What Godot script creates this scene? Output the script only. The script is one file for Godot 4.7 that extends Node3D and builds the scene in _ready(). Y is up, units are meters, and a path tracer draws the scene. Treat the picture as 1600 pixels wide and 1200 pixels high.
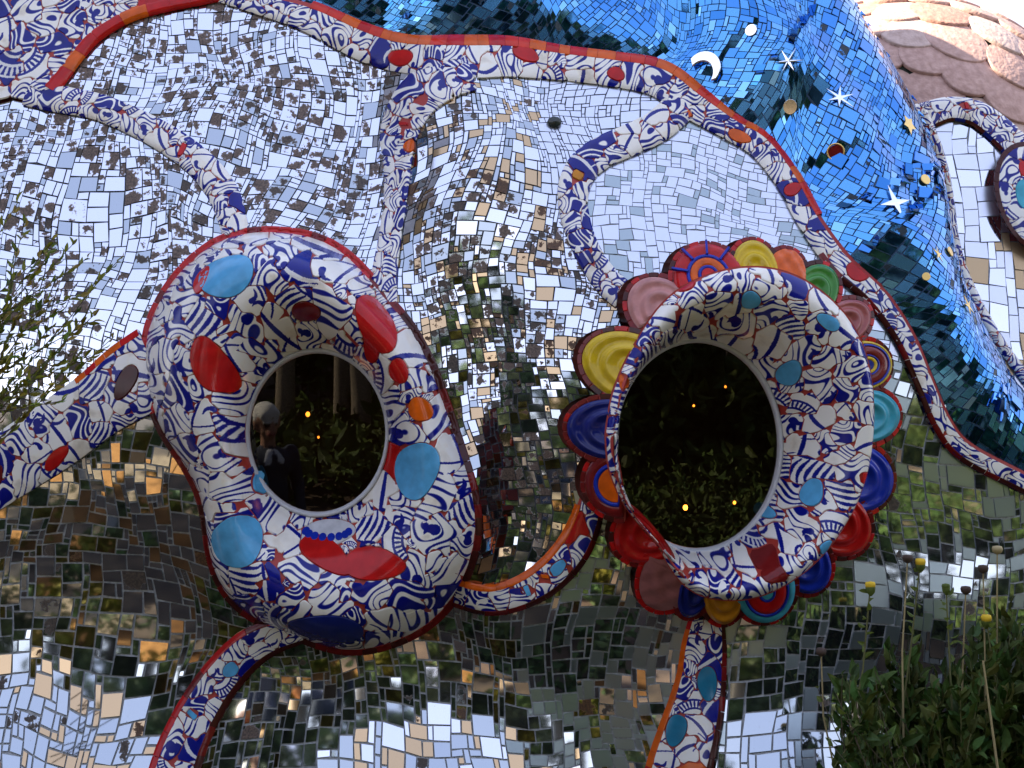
extends Node3D
# A mirror-mosaic sculpture with two round windows in ceramic collars. The sculpture is laid out in its own axes: x to the right,
# y up the wall, z out of the wall; SITE leans these axes and lifts them off the ground.

const LEAN := 9.0
var SITE := Transform3D(Basis(Vector3.RIGHT, deg_to_rad(LEAN)), Vector3(0, 2.6, 0))
const BUMPS := [[-0.95, -0.25, 0.8, 0.75, 0.38], [1.12, -0.25, 0.75, 0.8, 0.34], [-0.05, 0.35, 0.22, 0.8, -0.16], [-0.74, 1.3, 0.16, 0.42, -0.17], [-2.15, -2.05, 0.75, 0.4, 0.48], [-0.35, -2.2, 0.5, 0.42, 0.56], [1.25, -2.1, 0.35, 0.46, 0.62], [-0.2, 1.06, 0.24, 0.48, 0.3], [1.95, -1.12, 0.5, 0.2, 0.12], [0.1, -1.05, 0.22, 0.22, 0.1], [-0.17, -0.62, 0.08, 0.3, 0.17]]

var rng := RandomNumberGenerator.new()
var wob := FastNoiseLite.new()
var wob2 := FastNoiseLite.new()
var M := {}
var names := {}


func _ready():
	rng.seed = 20; wob.seed = 3; wob.frequency = 4.5; wob.fractal_octaves = 2; wob2.seed = 8; wob2.frequency = 1.1; wob2.fractal_octaves = 2
	var cam := Camera3D.new(); cam.name = "camera"; cam.fov = 32.18; cam.near = 0.05; cam.far = 900.0
	cam.transform = SITE * Transform3D(Basis(), Vector3(0, 0, 6.5)); add_child(cam); cam.current = true
	var env := Environment.new()
	env.background_mode = Environment.BG_SKY
	var sky := Sky.new(); var sm := ProceduralSkyMaterial.new()
	sm.sky_top_color = Color(0.53, 0.565, 0.67); sm.sky_horizon_color = Color(0.92, 0.92, 0.94); sm.sky_curve = 0.15; sm.sky_energy_multiplier = 1.0
	sm.ground_bottom_color = Color(0.2, 0.18, 0.15); sm.ground_horizon_color = Color(0.62, 0.64, 0.66); sm.sun_angle_max = 12.0; sm.sun_curve = 0.12
	sky.sky_material = sm; env.sky = sky
	env.tonemap_mode = Environment.TONE_MAPPER_LINEAR
	env.tonemap_exposure = 4.1
	env.sdfgi_enabled = true; env.ssao_enabled = true; env.ssil_enabled = true
	var we := WorldEnvironment.new(); we.name = "world_environment"; we.environment = env; add_child(we)
	var sun := DirectionalLight3D.new(); sun.name = "sun"; sun.light_energy = 1.6; sun.light_color = Color(1.0, 0.95, 0.86)
	sun.light_angular_distance = 0.5; sun.shadow_enabled = true; add_child(sun)
	sun.look_at_from_position(Vector3(-0.78, 0.6, 0.12) * 10.0, Vector3.ZERO)
	materials()
	setting()
	walls()
	collars()
	bands()
	blue_and_dome()
	plants()
	woods()
	visitor()


# ---------------------------------------------------------------- things and parts
func numbered(called: String) -> String:
	var k: int = names.get(called, 0)
	names[called] = k + 1
	return called if k == 0 else "%s_%03d" % [called, k]

func thing(called: String, label: String, category: String, at := Transform3D(), group := "") -> Node3D:
	var o := Node3D.new(); o.name = numbered(called); add_child(o); o.transform = at
	o.set_meta("label", label); o.set_meta("category", category)
	if group != "": o.set_meta("group", group)
	return o

func part(parent: Node3D, called: String, mesh: Mesh, mat: Material, at := Transform3D()) -> MeshInstance3D:
	var o := MeshInstance3D.new()
	var key := str(parent.get_instance_id()) + called
	var k: int = names.get(key, 0); names[key] = k + 1
	o.name = called if k == 0 else "%s_%03d" % [called, k]
	o.mesh = mesh; o.transform = at
	if mat: o.material_override = mat
	parent.add_child(o, true)
	return o

func struct_(called: String, mesh: Mesh, mat: Material, at := Transform3D()) -> MeshInstance3D:
	var o := part(self, called, mesh, mat, at); o.set_meta("kind", "structure")
	return o

func arr(v: PackedVector3Array, n: PackedVector3Array, uv: PackedVector2Array, idx: PackedInt32Array, c := PackedColorArray()) -> ArrayMesh:
	var a := []; a.resize(Mesh.ARRAY_MAX)
	a[Mesh.ARRAY_VERTEX] = v; a[Mesh.ARRAY_NORMAL] = n
	if uv.size(): a[Mesh.ARRAY_TEX_UV] = uv
	if c.size(): a[Mesh.ARRAY_COLOR] = c
	a[Mesh.ARRAY_INDEX] = idx
	var m := ArrayMesh.new(); m.add_surface_from_arrays(Mesh.PRIMITIVE_TRIANGLES, a)
	return m

func r(a: float, b: float) -> float:
	return rng.randf_range(a, b)

func pick(a: Array) -> Variant:
	return a[rng.randi() % a.size()]


# ---------------------------------------------------------------- materials
func lin(x: float, y: float, z: float) -> Color:
	return Color(x, y, z).linear_to_srgb()

func noise_tex(freq: float, lo: Color, hi: Color, sd: int, size := 256, oct := 4) -> NoiseTexture2D:
	var n := FastNoiseLite.new(); n.seed = sd; n.frequency = freq; n.fractal_octaves = oct
	var t := NoiseTexture2D.new(); t.width = size; t.height = size; t.seamless = true; t.noise = n
	var g := Gradient.new(); g.set_color(0, lo); g.set_color(1, hi); t.color_ramp = g
	return t

func glaze(c: Color, tex: Texture2D, rough := 0.12) -> StandardMaterial3D:
	var m := StandardMaterial3D.new(); m.albedo_color = c; m.roughness = rough; m.metallic_specular = 0.36
	m.albedo_texture = tex; m.uv1_triplanar = true; m.uv1_scale = Vector3(2.2, 2.2, 2.2)
	return m

func mat(c: Color, rough := 0.8, tex: Texture2D = null, scale := 1.0) -> StandardMaterial3D:
	var m := StandardMaterial3D.new(); m.albedo_color = c; m.roughness = rough
	if tex:
		m.albedo_texture = tex; m.uv1_triplanar = true; m.uv1_world_triplanar = true; m.uv1_scale = Vector3.ONE * scale
	return m

func materials():
	var mot := noise_tex(0.02, Color(0.78, 0.78, 0.78), Color(1, 1, 1), 5)
	M.white_paint = StandardMaterial3D.new()
	M.white_paint.albedo_texture = ImageTexture.create_from_image(scroll_sheet())
	M.white_paint.roughness = 0.2; M.white_paint.metallic_specular = 0.4; M.white_paint.albedo_color = Color(0.98, 0.97, 0.945)
	M.white_paint.detail_enabled = true; M.white_paint.detail_blend_mode = BaseMaterial3D.BLEND_MODE_MUL; M.white_paint.detail_uv_layer = BaseMaterial3D.DETAIL_UV_2
	M.white_paint.detail_albedo = noise_tex(0.012, Color(0.80, 0.77, 0.72), Color(1.45, 1.45, 1.45), 61, 512, 5); M.white_paint.uv2_triplanar = true; M.white_paint.uv2_world_triplanar = true; M.white_paint.uv2_scale = Vector3(0.9, 0.9, 0.9)
	M.red = glaze(lin(0.58, 0.012, 0.012), mot); M.dark_red = glaze(lin(0.20, 0.012, 0.012), mot); M.brown_red = glaze(lin(0.075, 0.014, 0.012), mot)
	M.scarlet = glaze(lin(0.70, 0.035, 0.012), mot); M.orange = glaze(lin(0.80, 0.13, 0.008), mot); M.sky_blue = glaze(lin(0.12, 0.46, 0.78), mot); M.dark_blue = glaze(lin(0.012, 0.025, 0.22), mot)
	M.blue = glaze(lin(0.012, 0.035, 0.42), mot); M.navy = glaze(lin(0.010, 0.018, 0.17), mot); M.yellow = glaze(lin(0.76, 0.52, 0.02), mot)
	M.amber = glaze(lin(0.60, 0.24, 0.015), mot); M.green = glaze(lin(0.06, 0.26, 0.04), mot); M.pink = glaze(lin(0.62, 0.28, 0.25), mot)
	M.rose = glaze(lin(0.42, 0.12, 0.11), mot); M.dusty = glaze(lin(0.36, 0.13, 0.12), mot); M.turquoise = glaze(lin(0.07, 0.46, 0.60), mot)
	M.teal = glaze(lin(0.02, 0.22, 0.36), mot); M.cream = glaze(lin(0.6, 0.55, 0.4), mot); M.white = glaze(lin(0.72, 0.72, 0.74), mot)
	M.red_grout = mat(lin(0.36, 0.030, 0.018), 0.5)
	M.cement = mat(lin(0.52, 0.54, 0.55), 0.9, noise_tex(0.05, Color(0.7, 0.7, 0.7), Color(1, 1, 1), 11), 3.0)
	M.dark_grout = mat(lin(0.13, 0.14, 0.155), 0.9, M.cement.albedo_texture, 3.0)
	M.blue_grout = mat(lin(0.10, 0.17, 0.27), 0.9)
	M.rim = mat(lin(0.55, 0.56, 0.58), 0.5)
	mirror_materials()
	M.scale = mat(lin(0.62, 0.41, 0.35), 0.75, noise_tex(0.03, Color(0.78, 0.74, 0.72), Color(1, 1, 1), 21), 2.0)
	M.scale2 = mat(lin(0.54, 0.30, 0.23), 0.75, M.scale.albedo_texture, 2.0)
	M.scale3 = mat(lin(0.68, 0.52, 0.46), 0.75, M.scale.albedo_texture, 2.0)
	for k in ["scale", "scale2", "scale3"]:
		M[k].heightmap_enabled = true; M[k].heightmap_scale = 0.5
		M[k].heightmap_texture = noise_tex(0.045, Color.BLACK, Color.WHITE, 23, 256, 2)
	M.pane = StandardMaterial3D.new(); M.pane.transparency = BaseMaterial3D.TRANSPARENCY_ALPHA
	M.pane.albedo_color = Color(0.008, 0.007, 0.006, 0.8); M.pane.roughness = 0.0; M.pane.metallic_specular = 0.46
	M.pane.clearcoat_enabled = true; M.pane.clearcoat = 0.3; M.pane.clearcoat_roughness = 0.0
	M.interior = mat(lin(0.02, 0.016, 0.012), 0.9)
	M.stone = mat(lin(0.02, 0.03, 0.03), 0.25)

func mirror_materials():
	# sheet of 8 x 8 mirror faces: rows 0-2 clear, 3-5 with the silver gone in one blot, 6-7 badly worn
	var n := 1024
	var nz := FastNoiseLite.new(); nz.seed = 4; nz.frequency = 0.022; nz.fractal_octaves = 4
	var nf := FastNoiseLite.new(); nf.seed = 9; nf.frequency = 0.09; nf.fractal_octaves = 3
	var ia := nz.get_image(n, n).get_data(); var ib := nf.get_image(n, n).get_data()
	var col := PackedByteArray(); col.resize(n * n * 3)
	var orm := PackedByteArray(); orm.resize(n * n * 3)
	var size := []; var ox := []; var oy := []; var ax := []
	for k in 64:
		var row := k / 8
		size.append(r(-0.5, -0.2) if row < 3 else r(0.18, 0.42) if row < 6 else r(0.45, 0.72))
		ox.append(r(-0.25, 0.25)); oy.append(r(-0.25, 0.25)); ax.append(r(0.7, 1.4))
	for y in n:
		var cy := (y % 128 - 64) / 64.0
		for x in n:
			var k: int = (y / 128) * 8 + x / 128
			var cx := (x % 128 - 64) / 64.0
			var i := y * n + x
			var a := ia[i] / 255.0 - 0.5; var b := ib[i] / 255.0 - 0.5
			var dx: float = (cx - ox[k]) * ax[k]; var dy: float = (cy - oy[k]) / ax[k]
			var worn: float = size[k] - sqrt(dx * dx + dy * dy) + a * 1.0 + b * 0.4
			if size[k] < 0.0: worn = b - 0.36
			var t := clampf(worn * 7.0, 0.0, 1.0)
			var sh := 1.0 + b * 0.9
			var j := i * 3
			col[j] = int(lerpf(236, 104 * sh, t)); col[j + 1] = int(lerpf(238, 86 * sh, t)); col[j + 2] = int(lerpf(243, 72 * sh, t))
			orm[j] = 255; orm[j + 1] = int(lerpf(9, 150, t)); orm[j + 2] = int(lerpf(250, 25, t))
	var ct := ImageTexture.create_from_image(Image.create_from_data(n, n, false, Image.FORMAT_RGB8, col))
	var ot := ImageTexture.create_from_image(Image.create_from_data(n, n, false, Image.FORMAT_RGB8, orm))
	var tints := {"silver": Color(0.90, 0.91, 0.94), "grey_silver": Color(0.70, 0.73, 0.75), "bronze": Color(0.80, 0.68, 0.52), "blue_mirror": lin(0.075, 0.27, 0.64), "pale_blue": lin(0.19, 0.46, 0.80), "deep_blue": lin(0.05, 0.22, 0.55)}
	for k in tints:
		var m := ORMMaterial3D.new(); m.albedo_color = tints[k]; m.albedo_texture = ct; m.orm_texture = ot; M[k] = m
	M.haze = StandardMaterial3D.new(); M.haze.albedo_color = Color(0.80, 0.82, 0.87); M.haze.metallic = 0.9; M.haze.roughness = 0.3
	M.haze_dark = StandardMaterial3D.new(); M.haze_dark.albedo_color = Color(0.62, 0.67, 0.69); M.haze_dark.metallic = 0.85; M.haze_dark.roughness = 0.28
	M.sand = StandardMaterial3D.new(); M.sand.albedo_color = Color(0.72, 0.62, 0.48); M.sand.metallic = 0.6; M.sand.roughness = 0.35
	M.blue_haze = StandardMaterial3D.new(); M.blue_haze.albedo_color = lin(0.10, 0.33, 0.68); M.blue_haze.metallic = 0.85; M.blue_haze.roughness = 0.26
	M.gold = StandardMaterial3D.new(); M.gold.albedo_color = Color(0.92, 0.78, 0.48); M.gold.metallic = 0.8; M.gold.roughness = 0.3
	M.mirror_star = StandardMaterial3D.new(); M.mirror_star.albedo_color = Color(0.93, 0.94, 0.96); M.mirror_star.metallic = 1.0; M.mirror_star.roughness = 0.1

# The brushwork of the ceramic: 64 squares of blue scrolls on white. Rows 0-5 white ground, rows 6-7 mostly blue.
var sheet: Image
var inkc := Color(0.04, 0.08, 0.51)
func dab(k: int, p: Vector2, rad: float, c: Color):
	var x0 := (k % 8) * 128; var y0 := (k / 8) * 128
	var ri := int(ceil(rad))
	for dy in range(-ri, ri + 1):
		var y := int(p.y) + dy
		if y < 0 or y > 127: continue
		var q := rad * rad - dy * dy
		if q < 0: continue
		var hw := sqrt(q)
		var xa := maxi(0, int(round(p.x - hw))); var xb := mini(128, int(round(p.x + hw)) + 1)
		if xb > xa: sheet.fill_rect(Rect2i(x0 + xa, y0 + y, xb - xa, 1), c)

func brush(k: int, pts: PackedVector2Array, w0: float, w1: float, w2: float, c := Color(0, 0, 0, 0)):
	if c.a == 0: c = inkc.lightened(r(0, 0.08))
	var cur := Curve2D.new(); cur.bake_interval = 1.5
	for i in pts.size():
		var tn: Vector2 = (pts[mini(i + 1, pts.size() - 1)] - pts[maxi(i - 1, 0)]) * 0.28
		cur.add_point(pts[i], -tn, tn)
	var b := cur.get_baked_points()
	for i in b.size():
		var t := float(i) / maxf(1, b.size() - 1)
		var w := lerpf(w0, w1, t * 2) if t < 0.5 else lerpf(w1, w2, t * 2 - 1)
		dab(k, b[i], maxf(0.8, w * 0.74), c)

func scroll_sheet() -> Image:
	sheet = Image.create(1024, 1024, false, Image.FORMAT_RGB8)
	sheet.fill(Color(0.94, 0.935, 0.925))
	# wandering brush lines: level lines of one noise, their width from another
	var na := FastNoiseLite.new(); na.seed = 12; na.frequency = 0.0105; na.fractal_octaves = 1; na.domain_warp_enabled = true; na.domain_warp_amplitude = 34.0; na.domain_warp_frequency = 0.011; na.domain_warp_fractal_type = FastNoiseLite.DOMAIN_WARP_FRACTAL_NONE; na.fractal_type = FastNoiseLite.FRACTAL_NONE
	var nb := FastNoiseLite.new(); nb.seed = 77; nb.frequency = 0.02; nb.fractal_type = FastNoiseLite.FRACTAL_NONE
	var px := PackedByteArray(); px.resize(1024 * 1024 * 3)
	for y in 1024:
		for x in 1024:
			var v := na.get_noise_2d(x, y) * 2.8
			var w := 0.12 + 0.17 * nb.get_noise_2d(x, y)
			var d := absf(v - floorf(v) - 0.5)
			var t := clampf((d - maxf(0.035, w)) * 22.0, 0.0, 1.0)
			var j := (y * 1024 + x) * 3
			if y >= 768: t = clampf((d - 0.26 - w * 0.3) * 22.0, 0.0, 1.0)
			px[j] = int(lerpf(10, 240, t)); px[j + 1] = int(lerpf(20, 239, t)); px[j + 2] = int(lerpf(130, 236, t))
	sheet = Image.create_from_data(1024, 1024, false, Image.FORMAT_RGB8, px)
	for k in 64:
		var marbled: bool = k % 8 in [0, 2, 5, 6, 7] and k % 32 != 4
		var inv := k >= 48
		if marbled:
			for i in rng.randi_range(0, 2):
				var p := Vector2(r(20, 108), r(20, 108)); var d := Vector2.from_angle(r(0, TAU)) * r(16, 30)
				brush(k, PackedVector2Array([p, p + d * 0.5 + d.orthogonal() * 0.25, p + d]), r(9, 13), 6.5, 1, Color(0.94, 0.935, 0.925) if inv else inkc)
			continue
		sheet.fill_rect(Rect2i((k % 8) * 128, (k / 8) * 128, 128, 128), Color(0.94, 0.935, 0.925))

		var c := Color(0, 0, 0, 0)
		if inv:
			sheet.fill_rect(Rect2i((k % 8) * 128, (k / 8) * 128, 128, 128), inkc)
			c = Color(0.87, 0.87, 0.88)
		var kind: int = [0, 1, 2, 3 if k % 16 == 3 else 1, 7, 1, 0, 7][k % 8] if k % 32 != 4 else 4
		var ang := r(0, TAU)
		var o := Vector2(64, 64)
		var rot := func(p: Vector2) -> Vector2: return o + (p - o).rotated(ang)
		if kind == 0 or kind == 6:                                     # flame leaves out of one side
			var n := rng.randi_range(4, 6)
			for i in n:
				var y := 8 + 112.0 * i / (n - 1)
				var bend := r(16, 30)
				var p := PackedVector2Array([rot.call(Vector2(-8, y)), rot.call(Vector2(34, y - bend * 0.5)), rot.call(Vector2(72, y + bend * 0.4)), rot.call(Vector2(104 + r(-8, 22), y - 5))])
				brush(k, p, 1.6, r(5, 8.5), 1.2, c)
				if rng.randf() < 0.5: brush(k, PackedVector2Array([p[1], (p[1] + p[2]) / 2 + Vector2(r(-14, 14), r(-14, 14)), p[2] + Vector2(r(-16, 16), r(-16, 16))]), 1, 4, 1, c)
		elif kind == 1 or kind == 5:                                   # curls with a rolled end
			for i in 4:
				var at := Vector2(26 + 76 * (i % 2), 26 + 76 * (i / 2)) + Vector2(r(-9, 9), r(-9, 9))
				var s := 1.0 if rng.randf() < 0.5 else -1.0
				var a0 := r(0, TAU); var pts := PackedVector2Array()
				for j in 13:
					var f := j / 12.0
					pts.append(at + Vector2.from_angle(a0 + s * f * 5.6) * lerpf(34, 6, pow(f, 0.6)))
				brush(k, pts, 1.2, r(3, 4.6), 3, c)
				if rng.randf() < 0.6: dab(k, at, r(5, 9), inkc if not inv else c)
			brush(k, PackedVector2Array([Vector2(r(0, 128), -4), Vector2(64 + r(-14, 14), 64), Vector2(r(0, 128), 132)]), 1.5, 5.5, 1.5, c)
		elif kind == 2:                                                # overlapping scallops
			for row in 5:
				for i in 4:
					var at := Vector2(i * 38 + (row % 2) * 19, row * 30 - 4)
					var pts := PackedVector2Array()
					for j in 9: pts.append(rot.call(at + Vector2.from_angle(PI * j / 8.0) * Vector2(19, 25)))
					brush(k, pts, 1.2, r(3.2, 5), 1.2, c)
		elif kind == 3:                                                # fan of rings and ticks
			var at := Vector2(64, 128 + r(-30, 6))
			for rad in [24, 42, 64, 90, 116]:
				var pts := PackedVector2Array()
				for j in 15: pts.append(rot.call(at + Vector2.from_angle(PI + PI * j / 14.0) * rad))
				brush(k, pts, 2.2, r(2.5, 4.2), 2.2, c)
			for j in 17:
				var d := Vector2.from_angle(PI + PI * (j + 0.5) / 17.0)
				brush(k, PackedVector2Array([rot.call(at + d * 44), rot.call(at + d * 62)]), 1.5, 3.4, 2.4, c)
				if j % 2 == 0: brush(k, PackedVector2Array([rot.call(at + d * 92), rot.call(at + d.rotated(0.06) * 114)]), 1.5, 4, 1.5, c)
			dab(k, rot.call(at), 15, inkc if not inv else c)
		elif kind == 4:                                                # zebra ladder and a swoosh
			for j in 11:
				var y := j * 12.5
				brush(k, PackedVector2Array([rot.call(Vector2(28 + 10 * sin(j * 0.5), y)), rot.call(Vector2(56, y + 5)), rot.call(Vector2(86 + 10 * sin(j * 0.5), y - 2))]), 1.4, 4.4, 1.4, c)
			for x in [26, 90]:
				brush(k, PackedVector2Array([rot.call(Vector2(x, -8)), rot.call(Vector2(x + 10, 40)), rot.call(Vector2(x - 2, 90)), rot.call(Vector2(x + 8, 136))]), 2, 3.6, 2, c)
			brush(k, PackedVector2Array([rot.call(Vector2(128, -6)), rot.call(Vector2(104, 60)), rot.call(Vector2(126, 130))]), 3, 8, 2, c)
			brush(k, PackedVector2Array([rot.call(Vector2(4, -6)), rot.call(Vector2(16, 60)), rot.call(Vector2(0, 130))]), 3, 7, 2, c)
		else:                                                          # thin loops and drops
			var pts := PackedVector2Array()
			var ph := r(0, TAU)
			for j in 30:
				var t := j / 29.0 * TAU * 1.2
				pts.append(rot.call(Vector2(64 + 50 * sin(t + ph), 64 + 38 * sin(2 * t + 0.6 + ph))))
			brush(k, pts, 1.6, 3.4, 1.6, c)
			for i in 3:
				var p := Vector2(r(14, 114), r(14, 114)); var d := Vector2.from_angle(r(0, TAU)) * 26
				brush(k, PackedVector2Array([p, p + d * 0.5 + d.orthogonal() * 0.25, p + d]), 7.5, 4.5, 1, c)
	return sheet


# ---------------------------------------------------------------- the surface of the wall
func soft(z: float, k: float) -> float:
	return k * log(1.0 + exp(clampf(z / k, -50, 50)))

func wall_h(x: float, y: float) -> float:
	var h := -0.42 * soft(y - 0.35, 0.25)
	for b in BUMPS:
		var u: float = (x - b[0]) / b[2]; var v: float = (y - b[1]) / b[3]
		var e := (u * u + v * v) * 0.5
		if e < 12.0: h += b[4] * exp(-e)
	return h

func wall(d: Vector2) -> Vector3:
	return Vector3(d.x, d.y, wall_h(d.x, d.y))

func normal_at(surf: Callable, d: Vector2, p: Vector3, e := 0.004) -> Vector3:
	return ((surf.call(d + Vector2(e, 0)) - p).cross(surf.call(d + Vector2(0, e)) - p)).normalized()


# ---------------------------------------------------------------- mirror mosaic
class Pile:                                                            # joins the small tiles of a field, one surface for each material
	var by := {}
	func put(m: Material, v: PackedVector3Array, n: PackedVector3Array, uv: PackedVector2Array, idx: PackedInt32Array):
		if not by.has(m): by[m] = [PackedVector3Array(), PackedVector3Array(), PackedVector2Array(), PackedInt32Array()]
		var b: Array = by[m]
		var at: int = b[0].size()
		b[0].append_array(v); b[1].append_array(n); b[2].append_array(uv)
		var shifted := PackedInt32Array()
		for i in idx: shifted.append(i + at)
		b[3].append_array(shifted)
	func mesh() -> ArrayMesh:
		var am := ArrayMesh.new()
		for m in by:
			var a := []; a.resize(Mesh.ARRAY_MAX)
			a[Mesh.ARRAY_VERTEX] = by[m][0]; a[Mesh.ARRAY_NORMAL] = by[m][1]; a[Mesh.ARRAY_TEX_UV] = by[m][2]; a[Mesh.ARRAY_INDEX] = by[m][3]
			am.add_surface_from_arrays(Mesh.PRIMITIVE_TRIANGLES, a)
			am.surface_set_material(am.get_surface_count() - 1, m)
		return am

func flat_tile(poly: PackedVector2Array, surf: Callable, org: Vector3, tilt: float, cell: int, thick := 0.0035) -> Array:
	var c := Vector2.ZERO
	for q in poly: c += q
	c /= poly.size()
	var p: Vector3 = surf.call(c)
	var n := normal_at(surf, c, p, 0.012)
	tilt *= clampf(n.z * n.z * 1.2, 0.1, 1.0)
	n = (n + Vector3(rng.randfn(0, tilt), rng.randfn(0, tilt), 0)).normalized()
	if n.z < 0.12: n = Vector3(n.x, n.y, 0.12).normalized()
	var top := PackedVector3Array()
	var rad := 0.0
	for q in poly:
		var d := q - c
		rad = maxf(rad, maxf(absf(d.x), absf(d.y)))
		top.append(Vector3(q.x, q.y, p.z - (n.x * d.x + n.y * d.y) / n.z) + n * thick - org)
	var sunk := 0.0
	for i in poly.size():
		var sp: Vector3 = surf.call(poly[i])
		sunk = maxf(sunk, (sp.z - (top[i].z + org.z)) + thick)
	for i in top.size(): top[i].z += sunk * 0.85
	var k := poly.size()
	var v := PackedVector3Array(); var nn := PackedVector3Array(); var uv := PackedVector2Array(); var idx := PackedInt32Array()
	var uc := Vector2(cell % 8 + 0.5, cell / 8 + 0.5) / 8.0
	var turn := (rng.randi() % 4) * PI / 2
	for i in k:
		v.append(top[i]); nn.append(n); uv.append(uc + ((poly[i] - c) / rad * 0.46).rotated(turn) * 0.68 / 8.0)
	for i in range(1, k - 1): idx.append_array([0, i + 1, i])
	var area := 0.0
	for i in k: area += poly[i].cross(poly[(i + 1) % k])
	if area < 0:
		for i in range(0, idx.size(), 3):
			var s := idx[i + 1]; idx[i + 1] = idx[i + 2]; idx[i + 2] = s
	for i in k:
		var a := top[i]; var b := top[(i + 1) % k]
		var o := (b - a).cross(n).normalized() * (1.0 if area > 0 else -1.0)
		var at := v.size()
		v.append_array([a, b, b - n * thick * 2, a - n * thick * 2])
		for j in 4:
			nn.append(o); uv.append(uc)
		idx.append_array([at, at + 1, at + 2, at, at + 2, at + 3] if area > 0 else [at, at + 2, at + 1, at, at + 3, at + 2])
	return [v, nn, uv, idx, absf(area)]

# A field of mirror tiles laid in uneven courses: o = {poly, angle, g, gap, tilt, worn: Callable, mats: Callable, warp, clip}
func lay_mirror(called: String, label: String, group: String, surf: Callable, o: Dictionary) -> Node3D:
	var poly := PackedVector2Array(o.poly)
	var mid := Vector2.ZERO
	for q in poly: mid += q
	mid /= poly.size()
	var org: Vector3 = surf.call(mid)
	var t := thing(called, label, "mosaic", SITE * Transform3D(Basis(), org), group)
	var g: float = o.g; var ang: float = o.angle
	var box := Rect2(poly[0].rotated(-ang), Vector2.ZERO)
	for q in poly: box = box.expand(q.rotated(-ang))
	box = box.grow(0.1)
	var ni := int(box.size.x / g) + 1; var nj := int(box.size.y / g) + 1
	var used := PackedByteArray(); used.resize(ni * nj)
	var shapes: Array = o.get("shapes", [[2, 2], [3, 2], [2, 3], [3, 3], [2, 2], [3, 2], [2, 1], [1, 2], [4, 3], [2, 2], [1, 1]])
	var amp: float = o.get("warp", 0.05)
	var made := []
	var gap: float = o.get("gap", 0.004)
	var to := func(u: float, v: float) -> Vector2:
		var p := (box.position + Vector2(u, v) * g).rotated(ang)
		return p + Vector2(wob2.get_noise_2d(p.x * 0.7, p.y * 0.7 + 30), wob2.get_noise_2d(p.x * 0.7 + 70, p.y * 0.7)) * amp + Vector2(wob.get_noise_2d(p.x, p.y), wob.get_noise_2d(p.x + 9.9, p.y)) * 0.010
	for j in nj:
		for i in ni:
			if used[j * ni + i]: continue
			var s: Array = pick(shapes)
			var w: int = s[0]; var h: int = s[1]
			while w > 1 and (i + w > ni or used[j * ni + i + w - 1]): w -= 1
			for a in w:
				if used[j * ni + i + a]: w = a; break
			if j + h > nj: h = nj - j
			for b in h:
				for a in w: used[(j + b) * ni + i + a] = 1
			var ctr: Vector2 = to.call(i + w * 0.5, j + h * 0.5)
			if not o.has("clip") and not Geometry2D.is_point_in_polygon(ctr, poly): continue
			var f := gap / g * 0.5
			var jit := 0.07
			var q := PackedVector2Array()
			for e in [[i + f, j + f], [i + w - f, j + f], [i + w - f, j + h - f], [i + f, j + h - f]]:
				q.append(to.call(e[0] + r(-jit, jit) * 0.5, e[1] + r(-jit, jit) * 0.5))
			if o.has("clip"):
				var got := Geometry2D.intersect_polygons(q, poly)
				if got.is_empty() or got[0].size() < 3: continue
				q = got[0]
			var worn: float = o.worn.call(ctr) if o.has("worn") else 0.0
			var roll := rng.randf()
			var row := rng.randi() % 3
			if roll < worn * 0.45: row = 6 + rng.randi() % 2
			elif roll < worn: row = 3 + rng.randi() % 3
			var m: Material = o.mats.call(ctr)
			var made_tile := flat_tile(q, surf, org, o.tilt, row * 8 + rng.randi() % 8)
			if made_tile[4] > 0.00008: made.append([made_tile, m, made_tile[4] * (1.0 if ctr.y < 2.1 and ctr.y > -1.95 and absf(ctr.x) < 2.75 else 0.05)])
	made.sort_custom(func(a, b): return a[2] > b[2])
	var pile := Pile.new()
	for k in made.size():
		var d: Array = made[k][0]
		if k < 300: part(t, "mirror_tile", arr(d[0], d[1], d[2], d[3]), made[k][1])
		else: pile.put(made[k][1], d[0], d[1], d[2], d[3])
	if made.size() > 300:
		part(t, "small_mirror_tiles", pile.mesh(), null).set_meta("kind", "stuff")
	bed(t, poly, surf, org, o.get("grout", M.cement), 0.04, 0.0 if o.has("clip") else 0.02)
	return t

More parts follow.
